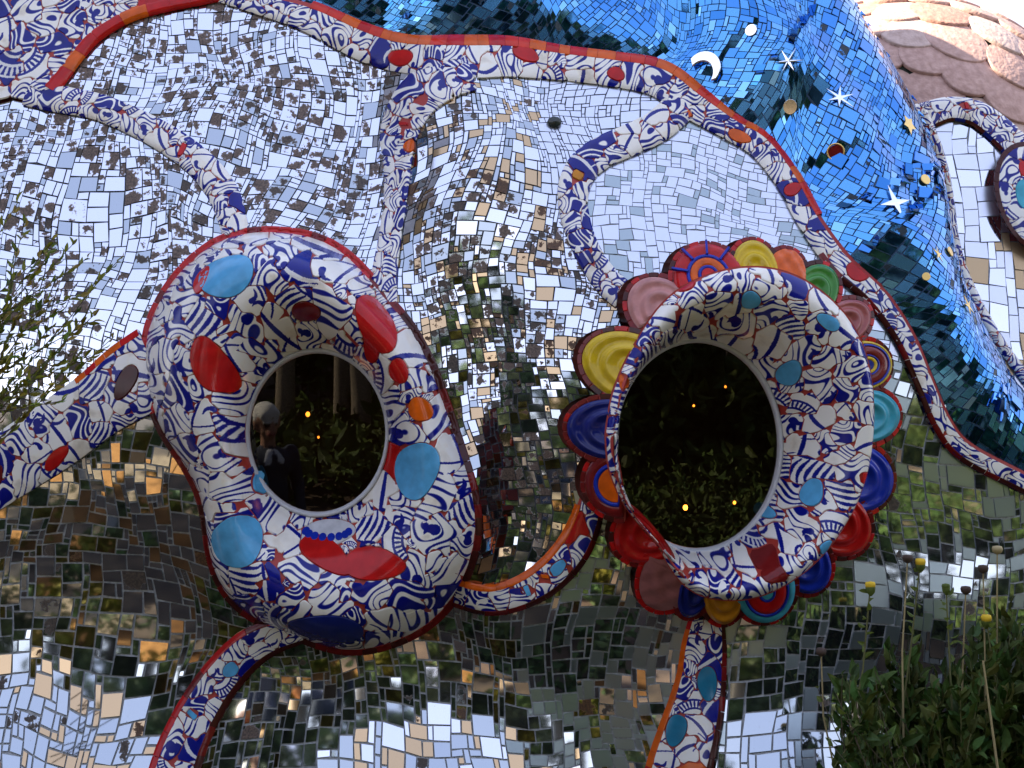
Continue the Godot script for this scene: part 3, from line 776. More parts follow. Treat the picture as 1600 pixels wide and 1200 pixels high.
func collars():
	# ---- left: swollen collar
	var k := make_collar(Vector2(-0.915, -0.229), Vector2(0.326, 0.380), 0.220, [Vector2(-1.725, 0.075), Vector2(-1.746, 0.213), Vector2(-1.699, 0.383), Vector2(-1.620, 0.525), Vector2(-1.523, 0.637), Vector2(-1.420, 0.712), Vector2(-1.281, 0.744), Vector2(-1.124, 0.743), Vector2(-0.967, 0.718), Vector2(-0.840, 0.659), Vector2(-0.739, 0.569), Vector2(-0.654, 0.471), Vector2(-0.588, 0.392), Vector2(-0.479, 0.269), Vector2(-0.388, 0.104), Vector2(-0.328, -0.060), Vector2(-0.267, -0.238), Vector2(-0.206, -0.411), Vector2(-0.169, -0.555), Vector2(-0.161, -0.672), Vector2(-0.191, -0.822), Vector2(-0.253, -0.968), Vector2(-0.331, -1.082), Vector2(-0.452, -1.175), Vector2(-0.602, -1.234), Vector2(-0.752, -1.264), Vector2(-0.903, -1.234), Vector2(-1.022, -1.173), Vector2(-1.173, -1.128), Vector2(-1.307, -1.036), Vector2(-1.393, -0.899), Vector2(-1.416, -0.745), Vector2(-1.420, -0.624), Vector2(-1.453, -0.489), Vector2(-1.529, -0.356), Vector2(-1.642, -0.209), Vector2(-1.694, -0.075)])
	k.crest_l = 0.16; k.crest_r = 0.60; k.crest_t = 0.55; k.crest_b = 0.55; k.high_l = 0.61; k.high_r = 0.53
	for i in 96:
		var d := k.c + Vector2.from_angle(TAU * i / 96.0) * k.out[i]
		k.wo[i] = wall_h(d.x, d.y) + 0.02
	var org := Vector3(k.c.x, k.c.y, k.wg)
	var t := thing("round_window", "round dark window in a swollen white ceramic collar painted with blue scrolls and red blobs", "window", SITE * Transform3D(Basis(), org))
	var lean := Basis()
	window_glass(t, k, org, lean)
	collar_bed(t, k, org, M.red_grout)
	var low := func(p: Vector2) -> float: return 0.75 if p.y < -0.880 else 0.06
	tile_region(t, k.ring(0.985), k.ring(0.02), k.at, org, 0.138, [[-1.284, 0.485, 0.121, 0.104, 0, "sky_blue"], [-1.405, 0.473, 0.032, 0.069, -20, "red"], [-1.338, 0.081, 0.069, 0.144, 25, "red"], [-0.612, 0.265, 0.069, 0.138, 20, "red"], [-0.929, 0.326, 0.063, 0.038, 10, "dark_red"], [-0.635, 0.150, 0.035, 0.049, 0, "red"], [-0.508, 0.058, 0.038, 0.055, 0, "red"], [-0.413, -0.115, 0.043, 0.058, 30, "orange"], [-0.433, -0.389, 0.101, 0.127, 0, "sky_blue"], [-1.235, -0.707, 0.121, 0.104, -50, "sky_blue"], [-0.845, -0.773, 0.138, 0.052, -24, "red"], [-0.620, -0.808, 0.144, 0.063, 3, "red"], [-0.851, -0.687, 0.133, 0.049, 5, "dots"], [-0.842, -1.111, 0.162, 0.081, 0, "dark_blue"], [-1.177, -0.447, 0.020, 0.069, 10, "sky_blue"]], low, 0.0085, 0.042)
	var line := []
	for i in 60:
		var th := TAU * i / 60.0
		var q := k.c + Vector2.from_angle(th) * (k.look(k.out, th) + 0.008)
		line.append(Vector3(q.x, q.y, 0.018))
	line.append(line[0])
	var bd := Band.new(); bd.set_line(line); bd.base = func(q: Vector2): return maxf(wall_h(q.x, q.y), k.at(q).z - 0.02)
	bd.lift = 0.014
	edge_strip(t, bd, org, -1.0, 1.0, 0.0, 1.0, func(f: float): return M.red if f > 0.14 and f < 0.46 and rng.randf() < 0.8 else M.dark_red if rng.randf() < 0.5 else M.brown_red)
	room_lamps(k, [[-0.125, 0.075, -0.5, 0.011, "orange", 4.0], [0.33, -0.005, -0.42, 0.017, "white-yellow", 12.0], [-0.10, -0.05, -0.7, 0.006, "small orange", 3.0]], lean, "%s lamp glowing behind the glass of the swollen white window")
	# ---- right: flower funnel
	var f := make_collar(Vector2(0.883, -0.294), Vector2(0.393, 0.500), 0.120, [Vector2(0.744, 0.423), Vector2(0.858, 0.481), Vector2(1.001, 0.521), Vector2(1.144, 0.526), Vector2(1.287, 0.486), Vector2(1.402, 0.415), Vector2(1.516, 0.309), Vector2(1.596, 0.172), Vector2(1.639, 0.000), Vector2(1.645, -0.200), Vector2(1.625, -0.372), Vector2(1.568, -0.544), Vector2(1.459, -0.715), Vector2(1.344, -0.830), Vector2(1.201, -0.921), Vector2(1.058, -0.967), Vector2(0.915, -0.967), Vector2(0.801, -0.930), Vector2(0.721, -0.844), Vector2(0.658, -0.715), Vector2(0.572, -0.629), Vector2(0.486, -0.515), Vector2(0.429, -0.372), Vector2(0.415, -0.229), Vector2(0.443, -0.057), Vector2(0.501, 0.086), Vector2(0.581, 0.229), Vector2(0.658, 0.343)])
	f.crest_l = 0.62; f.crest_r = 0.93; f.crest_t = 0.72; f.crest_b = 0.72; f.high_l = 0.70; f.high_r = 0.50; f.power = 2.0
	for i in 96:
		var th := TAU * i / 96.0
		f.wo[i] = f.side(th, f.high_l, f.high_r, 0.60, 0.60) - 0.07
	var forg := Vector3(f.c.x, f.c.y, f.wg)
	var w := thing("flower_window", "round dark window in a deep blue and white funnel ringed with coloured ceramic petals", "window", SITE * Transform3D(Basis(), forg))
	window_glass(w, f, forg, lean)
	collar_bed(w, f, forg, M.red_grout)
	tile_region(w, f.ring(0.985), f.ring(0.02), f.at, forg, 0.110, [[1.065, 0.375, 0.043, 0.032, 0, "sky_blue"], [1.414, 0.276, 0.050, 0.030, -30, "sky_blue"], [1.290, 0.050, 0.041, 0.059, 10, "sky_blue"], [1.378, -0.499, 0.037, 0.059, -30, "sky_blue"], [1.197, -0.601, 0.039, 0.030, 0, "sky_blue"], [0.777, 0.440, 0.041, 0.021, 20, "red"], [0.493, 0.006, 0.018, 0.032, 0, "orange"], [1.276, -0.117, 0.014, 0.018, 0, "red"], [1.408, -0.733, 0.037, 0.023, 30, "sky_blue"], [1.598, -0.425, 0.032, 0.021, 0, "red"]], func(_p): return 0.10, 0.009, 0.026, 0.02)
	room_lamps(f, [[0.0, -0.335, -0.4, 0.012, "bright orange", 12.0], [0.25, -0.31, -0.4, 0.008, "small orange", 6.0], [0.07, 0.18, -0.6, 0.006, "tiny orange", 4.0], [0.22, 0.28, -0.5, 0.006, "high dim orange", 3.0]], lean, "%s lamp glowing behind the glass of the flower-shaped window")
	for p in [[0.678, 0.317, 128, 0.179, 0.144, "pink"],
		[0.888, 0.485, 108, 0.179, 0.167, "fan"],
		[1.108, 0.548, 88, 0.162, 0.115, "yellow"],
		[1.263, 0.542, 74, 0.150, 0.104, "orange"],
		[1.379, 0.427, 48, 0.167, 0.115, "green"],
		[1.514, 0.274, 28, 0.167, 0.104, "rose"],
		[1.601, 0.081, 5, 0.167, 0.121, "target"],
		[1.621, -0.150, 0, 0.196, 0.133, "turquoise"],
		[1.572, -0.433, -14, 0.213, 0.167, "blue"],
		[1.442, -0.612, -35, 0.213, 0.150, "red"],
		[1.292, -0.773, -52, 0.179, 0.127, "blue"],
		[1.125, -0.880, -68, 0.190, 0.150, "aqua_target"],
		[0.952, -0.923, -82, 0.162, 0.098, "amber"],
		[0.831, -0.938, -103, 0.162, 0.081, "navy"],
		[0.750, -0.808, -118, 0.231, 0.150, "dusty"],
		[0.620, -0.669, -140, 0.190, 0.150, "red"],
		[0.467, -0.447, -172, 0.156, 0.162, "orange_target"],
		[0.462, -0.208, 178, 0.202, 0.144, "navy"],
		[0.534, 0.058, 158, 0.219, 0.162, "yellow"]]:
		petal(w, f, forg, p)

const PETAL_LABEL := {"pink": "pale pink half-round petal", "fan": "red petal with an orange arch and blue ribs", "yellow": "yellow petal", "orange": "plain orange petal", "green": "green petal with a pressed arch", "rose": "rose-brown petal", "target": "petal of red, blue and yellow rings", "turquoise": "turquoise petal with pressed rings", "blue": "bright blue petal", "red": "red petal", "aqua_target": "petal of turquoise, red and blue rings", "amber": "small amber petal", "navy": "navy blue petal", "dusty": "dusty pink petal with dents", "orange_target": "red petal with a blue and orange arch"}
func petal(w: Node3D, f: Collar, org: Vector3, p: Array):
	var out := Vector2.from_angle(deg_to_rad(p[2]))
	var th := (Vector2(p[0], p[1]) - f.c).angle()
	var at := f.c + Vector2.from_angle(th) * (f.look(f.out, th) - 0.01)
	var hw := f.look(f.wo, th) - 0.035
	# own axes: x out of the rim, y along it, z to the front; the petal falls back towards the wall as it goes out
	var foot := at + out * float(p[3]) * 1.1
	var fall := clampf((hw - 0.02 - wall_h(foot.x, foot.y)) / (float(p[3]) * 1.1), 0.15, 0.62)
	var zf := Vector3(out.x * fall, out.y * fall, 1.0).normalized()
	var xo := (Vector3(out.x, out.y, 0) - zf * zf.dot(Vector3(out.x, out.y, 0))).normalized()
	var tf := Transform3D(Basis(xo, zf.cross(xo), zf), Vector3(at.x, at.y, hw) - org)
	var la: float = p[3] * 0.92 * sqrt(1.0 + fall * fall); var lb: float = p[4] * 0.93
	var bands := []                                                    # [outer radius, inner radius, glaze]
	match p[5]:
		"fan": bands = [[1.0, 0.62, "red"], [0.62, 0.52, "blue"], [0.52, 0.30, "orange"], [0.30, 0.20, "blue"], [0.2, 0.0, "red"]]
		"target": bands = [[1.0, 0.88, "yellow"], [0.88, 0.78, "blue"], [0.78, 0.44, "dark_red"], [0.44, 0.36, "blue"], [0.36, 0.22, "yellow"], [0.22, 0.0, "dark_blue"]]
		"aqua_target": bands = [[1.0, 0.76, "turquoise"], [0.76, 0.66, "blue"], [0.66, 0.3, "red"], [0.3, 0.2, "blue"], [0.2, 0.0, "turquoise"]]
		"orange_target": bands = [[1.0, 0.66, "dark_red"], [0.66, 0.52, "blue"], [0.52, 0.0, "orange"]]
		_: bands = [[1.0, 0.0, p[5]]]
	var node: MeshInstance3D
	for i in bands.size():
		var b: Array = bands[i]
		var m := petal_mesh(la, lb, b[0], b[1], bands.size() > 1, p[5] == "dusty" or p[5] == "orange")
		if i == 0:
			node = part(w, "petal", m, M[b[2]], tf); node.set_meta("label", PETAL_LABEL[p[5]])
		else: part(node, "glaze_ring", m, M[b[2]])
	if p[5] == "fan":
		for a in [-58, -20, 24, 62]:
			var d := Vector2.from_angle(deg_to_rad(a))
			var rib := BoxMesh.new(); rib.size = Vector3(la * 0.40, 0.010, 0.016)
			part(node, "rib", rib, M.blue, Transform3D(Basis(Vector3(0, 0, 1), atan2(d.y * lb, d.x * la)), Vector3(d.x * la * 0.8, d.y * lb * 0.8, 0.024)))
	var n := 11
	for i in n:
		var a0 := lerpf(-1.6, 1.6, float(i) / n) + 0.015; var a1 := lerpf(-1.6, 1.6, float(i + 1) / n) - 0.03
		var q := PackedVector2Array()
		for e in 4: q.append(Vector2(cos(lerpf(a0, a1, e / 3.0)) * (la + 0.004), sin(lerpf(a0, a1, e / 3.0)) * (lb + 0.004)))
		for e in 4: q.append(Vector2(cos(lerpf(a1, a0, e / 3.0)) * (la + 0.023), sin(lerpf(a1, a0, e / 3.0)) * (lb + 0.023)))
		var pm := piece_mesh(q, func(d: Vector2): return Vector3(d.x, d.y, -0.012), Vector3.ZERO, -1, 0.02, 0.004, 0.003)
		if pm: part(node, "border_tile", pm, pick([M.dark_red, M.dark_red, M.brown_red, M.red]) if p[5] != "dusty" else M.red)
	# the body behind it, back to the wall
	var q2 := at + out * la * 0.5
	var back := maxf(0.02, (hw - wall_h(q2.x, q2.y)) * 0.5)
	var v := PackedVector3Array(); var nn := PackedVector3Array(); var idx := PackedInt32Array()
	for i in 25:
		var a := TAU * i / 24.0
		var e := Vector3(cos(a) * (la + 0.022) * (0.12 if cos(a) < 0 else 1.0), sin(a) * (lb + 0.022), -0.014)
		v.append(e); nn.append(Vector3(cos(a), sin(a), 0))
		v.append(e + tf.basis.inverse() * Vector3(out.x * 0.02, out.y * 0.02, -back - 0.06)); nn.append(Vector3(cos(a), sin(a), 0))
	for i in 24: idx.append_array([2 * i, 2 * i + 1, 2 * i + 2, 2 * i + 2, 2 * i + 1, 2 * i + 3])
	var c0 := v.size(); v.append(Vector3(0, 0, -0.014)); nn.append(Vector3(0, 0, 1))
	for i in 25:
		v.append(v[2 * i]); nn.append(Vector3(0, 0, 1))
	for i in 24: idx.append_array([c0, c0 + 2 + i, c0 + 1 + i])
	part(node, "petal_back", arr(v, nn, PackedVector2Array(), idx), M.red_grout)

func petal_mesh(la: float, lb: float, ro: float, ri: float, banded: bool, dents: bool) -> ArrayMesh:
	var v := PackedVector3Array(); var n := PackedVector3Array(); var idx := PackedInt32Array()
	var nr := 22; var na := 48
	var hgt := func(q: Vector2) -> float:
		var e := q.length()
		var h := 0.020 * (1.0 - pow(minf(e, 1.0), 5.0))
		if banded:
			var f := (e - ri) / maxf(0.01, ro - ri)
			h += 0.006 * (1.0 - pow(absf(2.0 * f - 1.0), 3.0)) if f > 0 and f < 1 else 0.0
			if ri == 0.0: h = 0.026 - 0.004 * e
		elif dents: h += 0.004 * sin(q.x * 11.0) * sin(q.y * 9.0 + 1.0)
		else:
			var s := (q - Vector2(-0.15, 0)).length()
			h += 0.0075 * sin(s * 15.0) * smoothstep(1.0, 0.75, e) - 0.008 * smoothstep(0.55, 0.0, s)
		return h
	for i in nr + 1:
		var e := lerpf(ri, ro, float(i) / nr)
		for a in na + 1:
			var d := Vector2.from_angle(TAU * a / na) * e
			var h: float = hgt.call(d)
			var gx: float = (hgt.call(d + Vector2(0.01, 0)) - h) / (0.01 * la); var gy: float = (hgt.call(d + Vector2(0, 0.01)) - h) / (0.01 * lb)
			if i == nr: h -= 0.010
			v.append(Vector3(d.x * la * (0.12 if d.x < 0 else 1.0), d.y * lb, h)); n.append(Vector3(-gx, -gy, 1).normalized())
	for i in nr:
		for a in na:
			var q := i * (na + 1) + a
			idx.append_array([q, q + 1, q + na + 1, q + 1, q + na + 2, q + na + 1])
	return arr(v, n, PackedVector2Array(), idx)


# ---------------------------------------------------------------- ceramic bands
class Band:
	var p := PackedVector2Array(); var nrm := PackedVector2Array(); var hw := PackedFloat32Array()
	var length := 0.0; var mean := 0.05; var step := 0.02; var lift := 0.034
	var base: Callable
	func set_line(l: Array):
		var raw := []
		for i in l.size() - 1:
			var a: Vector3 = l[maxi(i - 1, 0)]; var b: Vector3 = l[i]; var c: Vector3 = l[i + 1]; var d: Vector3 = l[mini(i + 2, l.size() - 1)]
			for e in 12: raw.append(b.cubic_interpolate(c, a, d, e / 12.0))
		raw.append(l[l.size() - 1])
		var total := 0.0
		for i in raw.size() - 1: total += Vector2(raw[i].x, raw[i].y).distance_to(Vector2(raw[i + 1].x, raw[i + 1].y))
		var cnt := maxi(2, int(total / step)); step = total / cnt; length = total
		var at := 0.0; var k := 0; var seg := Vector2(raw[0].x, raw[0].y).distance_to(Vector2(raw[1].x, raw[1].y))
		for i in cnt + 1:
			var s := i * step
			while s > at + seg and k < raw.size() - 2:
				at += seg; k += 1
				seg = Vector2(raw[k].x, raw[k].y).distance_to(Vector2(raw[k + 1].x, raw[k + 1].y))
			var q: Vector3 = raw[k].lerp(raw[k + 1], clampf((s - at) / maxf(seg, 0.0001), 0, 1))
			p.append(Vector2(q.x, q.y)); hw.append(q.z)
		mean = 0.0
		for i in p.size():
			var t := (p[mini(i + 1, p.size() - 1)] - p[maxi(i - 1, 0)]).normalized()
			nrm.append(Vector2(-t.y, t.x)); mean += hw[i] / p.size()
	func at(d: Vector2) -> Vector3:
		var f := clampf(d.x / step, 0, p.size() - 1.001)
		var i := int(f); var e := f - i
		var h := lerpf(hw[i], hw[i + 1], e)
		var t := d.y / mean
		var q := p[i].lerp(p[i + 1], e) + nrm[i].lerp(nrm[i + 1], e).normalized() * t * h
		q += (p[i + 1] - p[i]) / step * (d.x - clampf(d.x, 0, length))
		var w: float = base.call(q)
		return Vector3(q.x, q.y, w + lift * (1.0 - 0.55 * pow(minf(absf(t), 1.3), 4.0)))

func edge_strip(t: Node3D, b: Band, org: Vector3, lo: float, hi: float, f0: float, f1: float, colour: Callable, len_ := 0.075):
	var s := f0 * b.length
	while s < f1 * b.length - 0.01:
		var e := minf(s + len_ * r(0.7, 1.35), f1 * b.length)
		var q := PackedVector2Array([Vector2(s + 0.002, lo * b.mean), Vector2(e - 0.002, lo * b.mean), Vector2(e - 0.002, hi * b.mean), Vector2(s + 0.002, hi * b.mean)])
		var pm := piece_mesh(q, b.at, org, -1, 0.02, 0.006, 0.003)
		if pm: part(t, "border_tile", pm, colour.call(s / b.length))
		s = e

func band_bed(t: Node3D, b: Band, org: Vector3, lo: float, hi: float):
	var v := PackedVector3Array(); var n := PackedVector3Array(); var idx := PackedInt32Array()
	var k := 10
	for i in b.p.size():
		for j in k + 1:
			var d := Vector2(i * b.step, lerpf(lo, hi, float(j) / k) * b.mean)
			var p := b.at(d)
			if j == 0 or j == k: p.z -= 0.06
			v.append(p - org - Vector3(0, 0, 0.004)); n.append(normal_at(b.at, Vector2(minf(d.x, b.length - 0.01), d.y), b.at(Vector2(minf(d.x, b.length - 0.01), d.y))))
	for i in b.p.size() - 1:
		for j in k:
			var q := i * (k + 1) + j
			idx.append_array([q, q + 1, q + k + 1, q + 1, q + k + 2, q + k + 1])
	part(t, "grout_bed", arr(v, n, PackedVector2Array(), idx), M.red_grout)

func make_band(label: String, line: Array, edges: Array, size := 0.11, ink := 0.12, sp := [], base = null) -> Node3D:
	var b := Band.new(); b.base = base if base != null else func(q: Vector2): return wall_h(q.x, q.y)
	b.set_line(line)
	var mid := b.p[b.p.size() / 2]
	var org := Vector3(mid.x, mid.y, b.base.call(mid))
	var t := thing("ceramic_band", label, "ceramic band", SITE * Transform3D(Basis(), org), "painted ceramic bands between the mirror fields")
	var lo := -1.0; var hi := 1.0
	for e in edges:                                                     # [side, share of half width, from, to, colours]
		edge_strip(t, b, org, 1.0 - e[1] if e[0] > 0 else -1.0, 1.0 if e[0] > 0 else -1.0 + e[1], e[2], e[3], e[4])
		if e[0] > 0: hi = minf(hi, 1.0 - e[1] - 0.02) if e[5] else hi
		else: lo = maxf(lo, -1.0 + e[1] + 0.02) if e[5] else lo
	var bound := PackedVector2Array([Vector2(0, lo * b.mean), Vector2(b.length, lo * b.mean), Vector2(b.length, hi * b.mean), Vector2(0, hi * b.mean)])
	var own := []
	for s in sp: own.append([s[0] * b.length, s[1] * b.mean, s[2], s[3], s[4], s[5]])
	tile_region(t, bound, PackedVector2Array(), b.at, org, size, own, func(_p): return ink, 0.0085, 0.02, 0.022)
	band_bed(t, b, org, -1.02, 1.02)
	return t

func bands():
	var hot := func(_f): return pick([M.scarlet, M.scarlet, M.orange, M.red, M.orange, M.scarlet])
	var dark := func(_f): return pick([M.dark_red, M.brown_red, M.brown_red])
	var warm := func(_f): return pick([M.red, M.orange, M.orange])
	make_band("long white and blue ceramic band edged in orange-red along the blue mosaic's lower edge", [Vector3(-1.639, 2.197, 0.105), Vector3(-1.385, 2.078, 0.076), Vector3(-1.102, 1.984, 0.090), Vector3(-0.826, 1.853, 0.104), Vector3(-0.544, 1.754, 0.109), Vector3(-0.267, 1.711, 0.134), Vector3(0.000, 1.723, 0.122), Vector3(0.270, 1.696, 0.102), Vector3(0.539, 1.659, 0.101), Vector3(0.772, 1.605, 0.108), Vector3(0.947, 1.462, 0.100), Vector3(1.119, 1.329, 0.079), Vector3(1.272, 1.220, 0.079), Vector3(1.388, 1.028, 0.071), Vector3(1.475, 0.804, 0.070), Vector3(1.598, 0.589, 0.075), Vector3(1.749, 0.437, 0.071), Vector3(1.880, 0.229, 0.061), Vector3(1.970, 0.006, 0.055), Vector3(2.053, -0.183, 0.055), Vector3(2.171, -0.318, 0.055), Vector3(2.469, -0.469, 0.053), Vector3(2.857, -0.658, 0.053)], [[1, 0.52, 0.10, 0.63, hot, true], [-1, 0.34, 0.66, 1.0, dark, false]], 0.115, 0.14, [[0.20, -0.3, 0.06, 0.035, 0, "red"], [0.315, 0.2, 0.07, 0.03, -10, "red"], [0.40, -0.3, 0.04, 0.03, 0, "red"], [0.475, -0.8, 0.06, 0.02, 0, "orange"], [0.53, -0.4, 0.06, 0.03, 0, "orange"], [0.60, -0.2, 0.03, 0.05, 0, "red"], [0.69, 0.2, 0.05, 0.05, 0, "red"], [0.25, -0.5, 0.03, 0.02, 0, "orange"]])
	make_band("tall white and blue ceramic band dropping from the long band to the swollen window", [Vector3(-0.215, 1.621, 0.119), Vector3(-0.397, 1.560, 0.139), Vector3(-0.514, 1.458, 0.133), Vector3(-0.578, 1.305, 0.113), Vector3(-0.579, 1.138, 0.078), Vector3(-0.579, 0.922, 0.061), Vector3(-0.595, 0.717, 0.056), Vector3(-0.612, 0.520, 0.061), Vector3(-0.611, 0.378, 0.067)], [], 0.10, 0.10, [[0.33, 0.1, 0.03, 0.014, 30, "red"], [0.43, 0.7, 0.03, 0.03, 0, "orange"], [0.22, 0.3, 0.03, 0.02, 0, "red"]])
	make_band("curling white and blue ceramic strip ending at the pale pink petal", [Vector3(0.891, 1.463, 0.087), Vector3(0.757, 1.333, 0.086), Vector3(0.605, 1.250, 0.085), Vector3(0.456, 1.179, 0.085), Vector3(0.349, 1.082, 0.081), Vector3(0.304, 0.943, 0.074), Vector3(0.325, 0.772, 0.066), Vector3(0.388, 0.606, 0.062), Vector3(0.485, 0.466, 0.068), Vector3(0.622, 0.364, 0.073)], [], 0.11, 0.16, [[0.47, 0.0, 0.035, 0.022, 0, "amber"], [0.43, 0.0, 0.02, 0.018, 0, "dark_red"]])
	make_band("narrow white and blue ceramic strip running down to the top of the swollen collar", [Vector3(-2.532, 1.536, 0.081), Vector3(-2.374, 1.491, 0.074), Vector3(-2.166, 1.447, 0.070), Vector3(-1.954, 1.358, 0.070), Vector3(-1.756, 1.248, 0.072), Vector3(-1.574, 1.110, 0.072), Vector3(-1.439, 0.943, 0.074), Vector3(-1.356, 0.747, 0.063)], [], 0.10, 0.12, [[0.62, 0.0, 0.012, 0.04, 20, "red"]])
	make_band("broad white and blue ceramic band from the swollen collar to the left edge", [Vector3(-1.693, 0.085, 0.200), Vector3(-1.819, 0.012, 0.189), Vector3(-1.979, -0.097, 0.165), Vector3(-2.175, -0.233, 0.166), Vector3(-2.372, -0.357, 0.161), Vector3(-2.666, -0.542, 0.155), Vector3(-2.985, -0.746, 0.156)], [[-1, 0.16, 0.0, 0.24, warm, false]], 0.135, 0.10, [[0.10, 0.0, 0.09, 0.035, 20, "brown_red"], [0.42, 0.62, 0.07, 0.03, 10, "red"], [0.40, -0.75, 0.022, 0.022, 0, "orange"], [0.62, 0.1, 0.05, 0.03, 40, "dark_red"]])
	make_band("white and light blue ceramic strip with stepped red edge, bottom left below the swollen collar", [Vector3(-0.995, -1.161, 0.060), Vector3(-1.133, -1.196, 0.079), Vector3(-1.256, -1.265, 0.091), Vector3(-1.377, -1.392, 0.097), Vector3(-1.460, -1.520, 0.103), Vector3(-1.517, -1.643, 0.108), Vector3(-1.559, -1.787, 0.113), Vector3(-1.627, -2.199, 0.118)], [[-1, 0.26, 0.0, 1.0, func(_f): return pick([M.dark_red, M.red, M.red]), true], [1, 0.26, 0.0, 1.0, dark, true]], 0.105, 0.16, [[0.30, 0.1, 0.04, 0.03, 0, "sky_blue"], [0.50, -0.2, 0.03, 0.02, 0, "sky_blue"]])
	make_band("short hooked ceramic strip with orange inner edge, under the hollow between the windows", [Vector3(0.373, -0.522, 0.060), Vector3(0.344, -0.643, 0.072), Vector3(0.284, -0.773, 0.081), Vector3(0.180, -0.892, 0.081), Vector3(0.045, -0.976, 0.075), Vector3(-0.095, -1.009, 0.072), Vector3(-0.263, -0.976, 0.066)], [[-1, 0.36, 0.06, 1.0, warm, true], [1, 0.30, 0.0, 1.0, dark, true]], 0.10, 0.16, [[0.42, 0.0, 0.04, 0.024, 0, "sky_blue"], [0.62, 0.0, 0.03, 0.02, 0, "sky_blue"], [0.5, -0.1, 0.012, 0.03, 0, "orange"]])
	make_band("white and blue ceramic band with teal drops, falling from the petals to the bottom edge", [Vector3(0.913, -1.102, 0.078), Vector3(0.900, -1.230, 0.099), Vector3(0.887, -1.379, 0.108), Vector3(0.856, -1.526, 0.120), Vector3(0.812, -1.672, 0.129), Vector3(0.760, -1.848, 0.135), Vector3(0.661, -2.254, 0.139)], [[-1, 0.18, 0.0, 1.0, warm, true], [1, 0.18, 0.0, 1.0, dark, true]], 0.115, 0.16, [[0.245, 0.25, 0.075, 0.045, 0, "teal"], [0.46, -0.45, 0.08, 0.035, 0, "teal"]])
	# the corner patch, upper left
	var poly := PackedVector2Array([Vector2(-3.431, 2.573), Vector2(-1.626, 2.573), Vector2(-1.641, 2.164), Vector2(-1.890, 2.053), Vector2(-2.073, 1.986), Vector2(-2.230, 1.870), Vector2(-2.321, 1.736), Vector2(-2.407, 1.556), Vector2(-2.479, 1.474), Vector2(-2.619, 1.504), Vector2(-2.876, 1.438), Vector2(-3.218, 1.475)])
	var org := wall(poly[5])
	var up := func(d: Vector2): return Vector3(d.x, d.y, wall_h(d.x, d.y) + 0.03)
	var t := thing("ceramic_patch", "white and blue ceramic patch with a thick red edge in the upper left corner", "ceramic band", SITE * Transform3D(Basis(), org))
	tile_region(t, poly, PackedVector2Array(), up, org, 0.14, [[-2.55, 1.22, 0.10, 0.17, 20, "dark_blue"], [-1.95, 2.05, 0.06, 0.05, 0, "red"], [-2.62, 1.02, 0.07, 0.04, 0, "teal"]], func(_p): return 0.25, 0.010, 0.026)
	bed(t, poly, up, org, M.red_grout, 0.05, 0.0)
	var e := Band.new(); e.base = func(q: Vector2): return wall_h(q.x, q.y)
	e.set_line([Vector3(-1.579, 2.110, 0.035), Vector3(-1.732, 2.078, 0.038), Vector3(-1.884, 2.047, 0.042), Vector3(-2.066, 1.980, 0.038), Vector3(-2.223, 1.864, 0.038), Vector3(-2.314, 1.730, 0.037), Vector3(-2.376, 1.618, 0.041), Vector3(-2.422, 1.543, 0.044)])
	edge_strip(t, e, org, -1.0, 1.0, 0.0, 1.0, func(_f): return pick([M.red, M.red, M.red, M.orange]), 0.13)
	band_bed(t, e, org, -1.0, 1.0)


# ---------------------------------------------------------------- the blue drape, the white field and the scaled dome
class Drape:
	var inn: PackedVector2Array; var out: PackedVector2Array
	var root
	func near(l: PackedVector2Array, q: Vector2) -> Vector2:
		var best := INF; var at := q
		for i in l.size() - 1:
			var c := Geometry2D.get_closest_point_to_segment(q, l[i], l[i + 1])
			var d := c.distance_squared_to(q)
			if d < best: best = d; at = c
		return at
	func at(q: Vector2) -> Vector3:
		var a := near(inn, q); var b := near(out, q)
		var da := a.distance_to(q); var db := b.distance_to(q)
		var width := da + db
		var t := da / maxf(width, 0.001)
		var w: float = lerpf(root.wall_h(a.x, a.y) - 0.01, lerpf(-0.95, -1.7, smoothstep(1.0, 2.3, q.y) * smoothstep(1.5, 0.7, q.x)), pow(t, lerpf(1.35, 2.6, smoothstep(0.7, 1.5, q.x)))) + 0.19 * minf(width, 1.3) * sin(PI * pow(t, 1.15))
		w -= 0.12 * exp(-pow((t - 0.60 + 0.05 * sin(q.y * 2.0)) / 0.12, 2.0)) * smoothstep(0.55, 1.0, width)
		w += 0.05 * sin(q.x * 3.1 + q.y * 1.2) * smoothstep(0.3, 0.9, width) * minf(1.0, t * 4.0)
		return Vector3(q.x, q.y, w)

func panel_at(q: Vector2) -> Vector3:
	return Vector3(q.x, q.y, -1.0 - 0.33 * (q.y - 1.0) - 0.10 * (q.x - 2.4) * (q.x - 2.4))

func star_mesh(rays: int, ro: float, ri: float, th: float, uneven := 0.0) -> ArrayMesh:
	var st := SurfaceTool.new(); st.begin(Mesh.PRIMITIVE_TRIANGLES)
	st.set_smooth_group(-1)
	var ring := []
	for i in rays * 2:
		var a := TAU * i / (rays * 2)
		var e := ro * (1.0 - uneven * rng.randf()) if i % 2 == 0 else ri
		ring.append(Vector3(cos(a) * e, sin(a) * e, 0))
	for i in ring.size():
		var p: Vector3 = ring[i]; var q: Vector3 = ring[(i + 1) % ring.size()]
		var zt := Vector3(0, 0, th)
		for v in [Vector3(0, 0, th * 1.6), q + zt, p + zt, p + zt, q + zt, q, p + zt, q, p]: st.add_vertex(v)
	st.generate_normals()
	return st.commit()

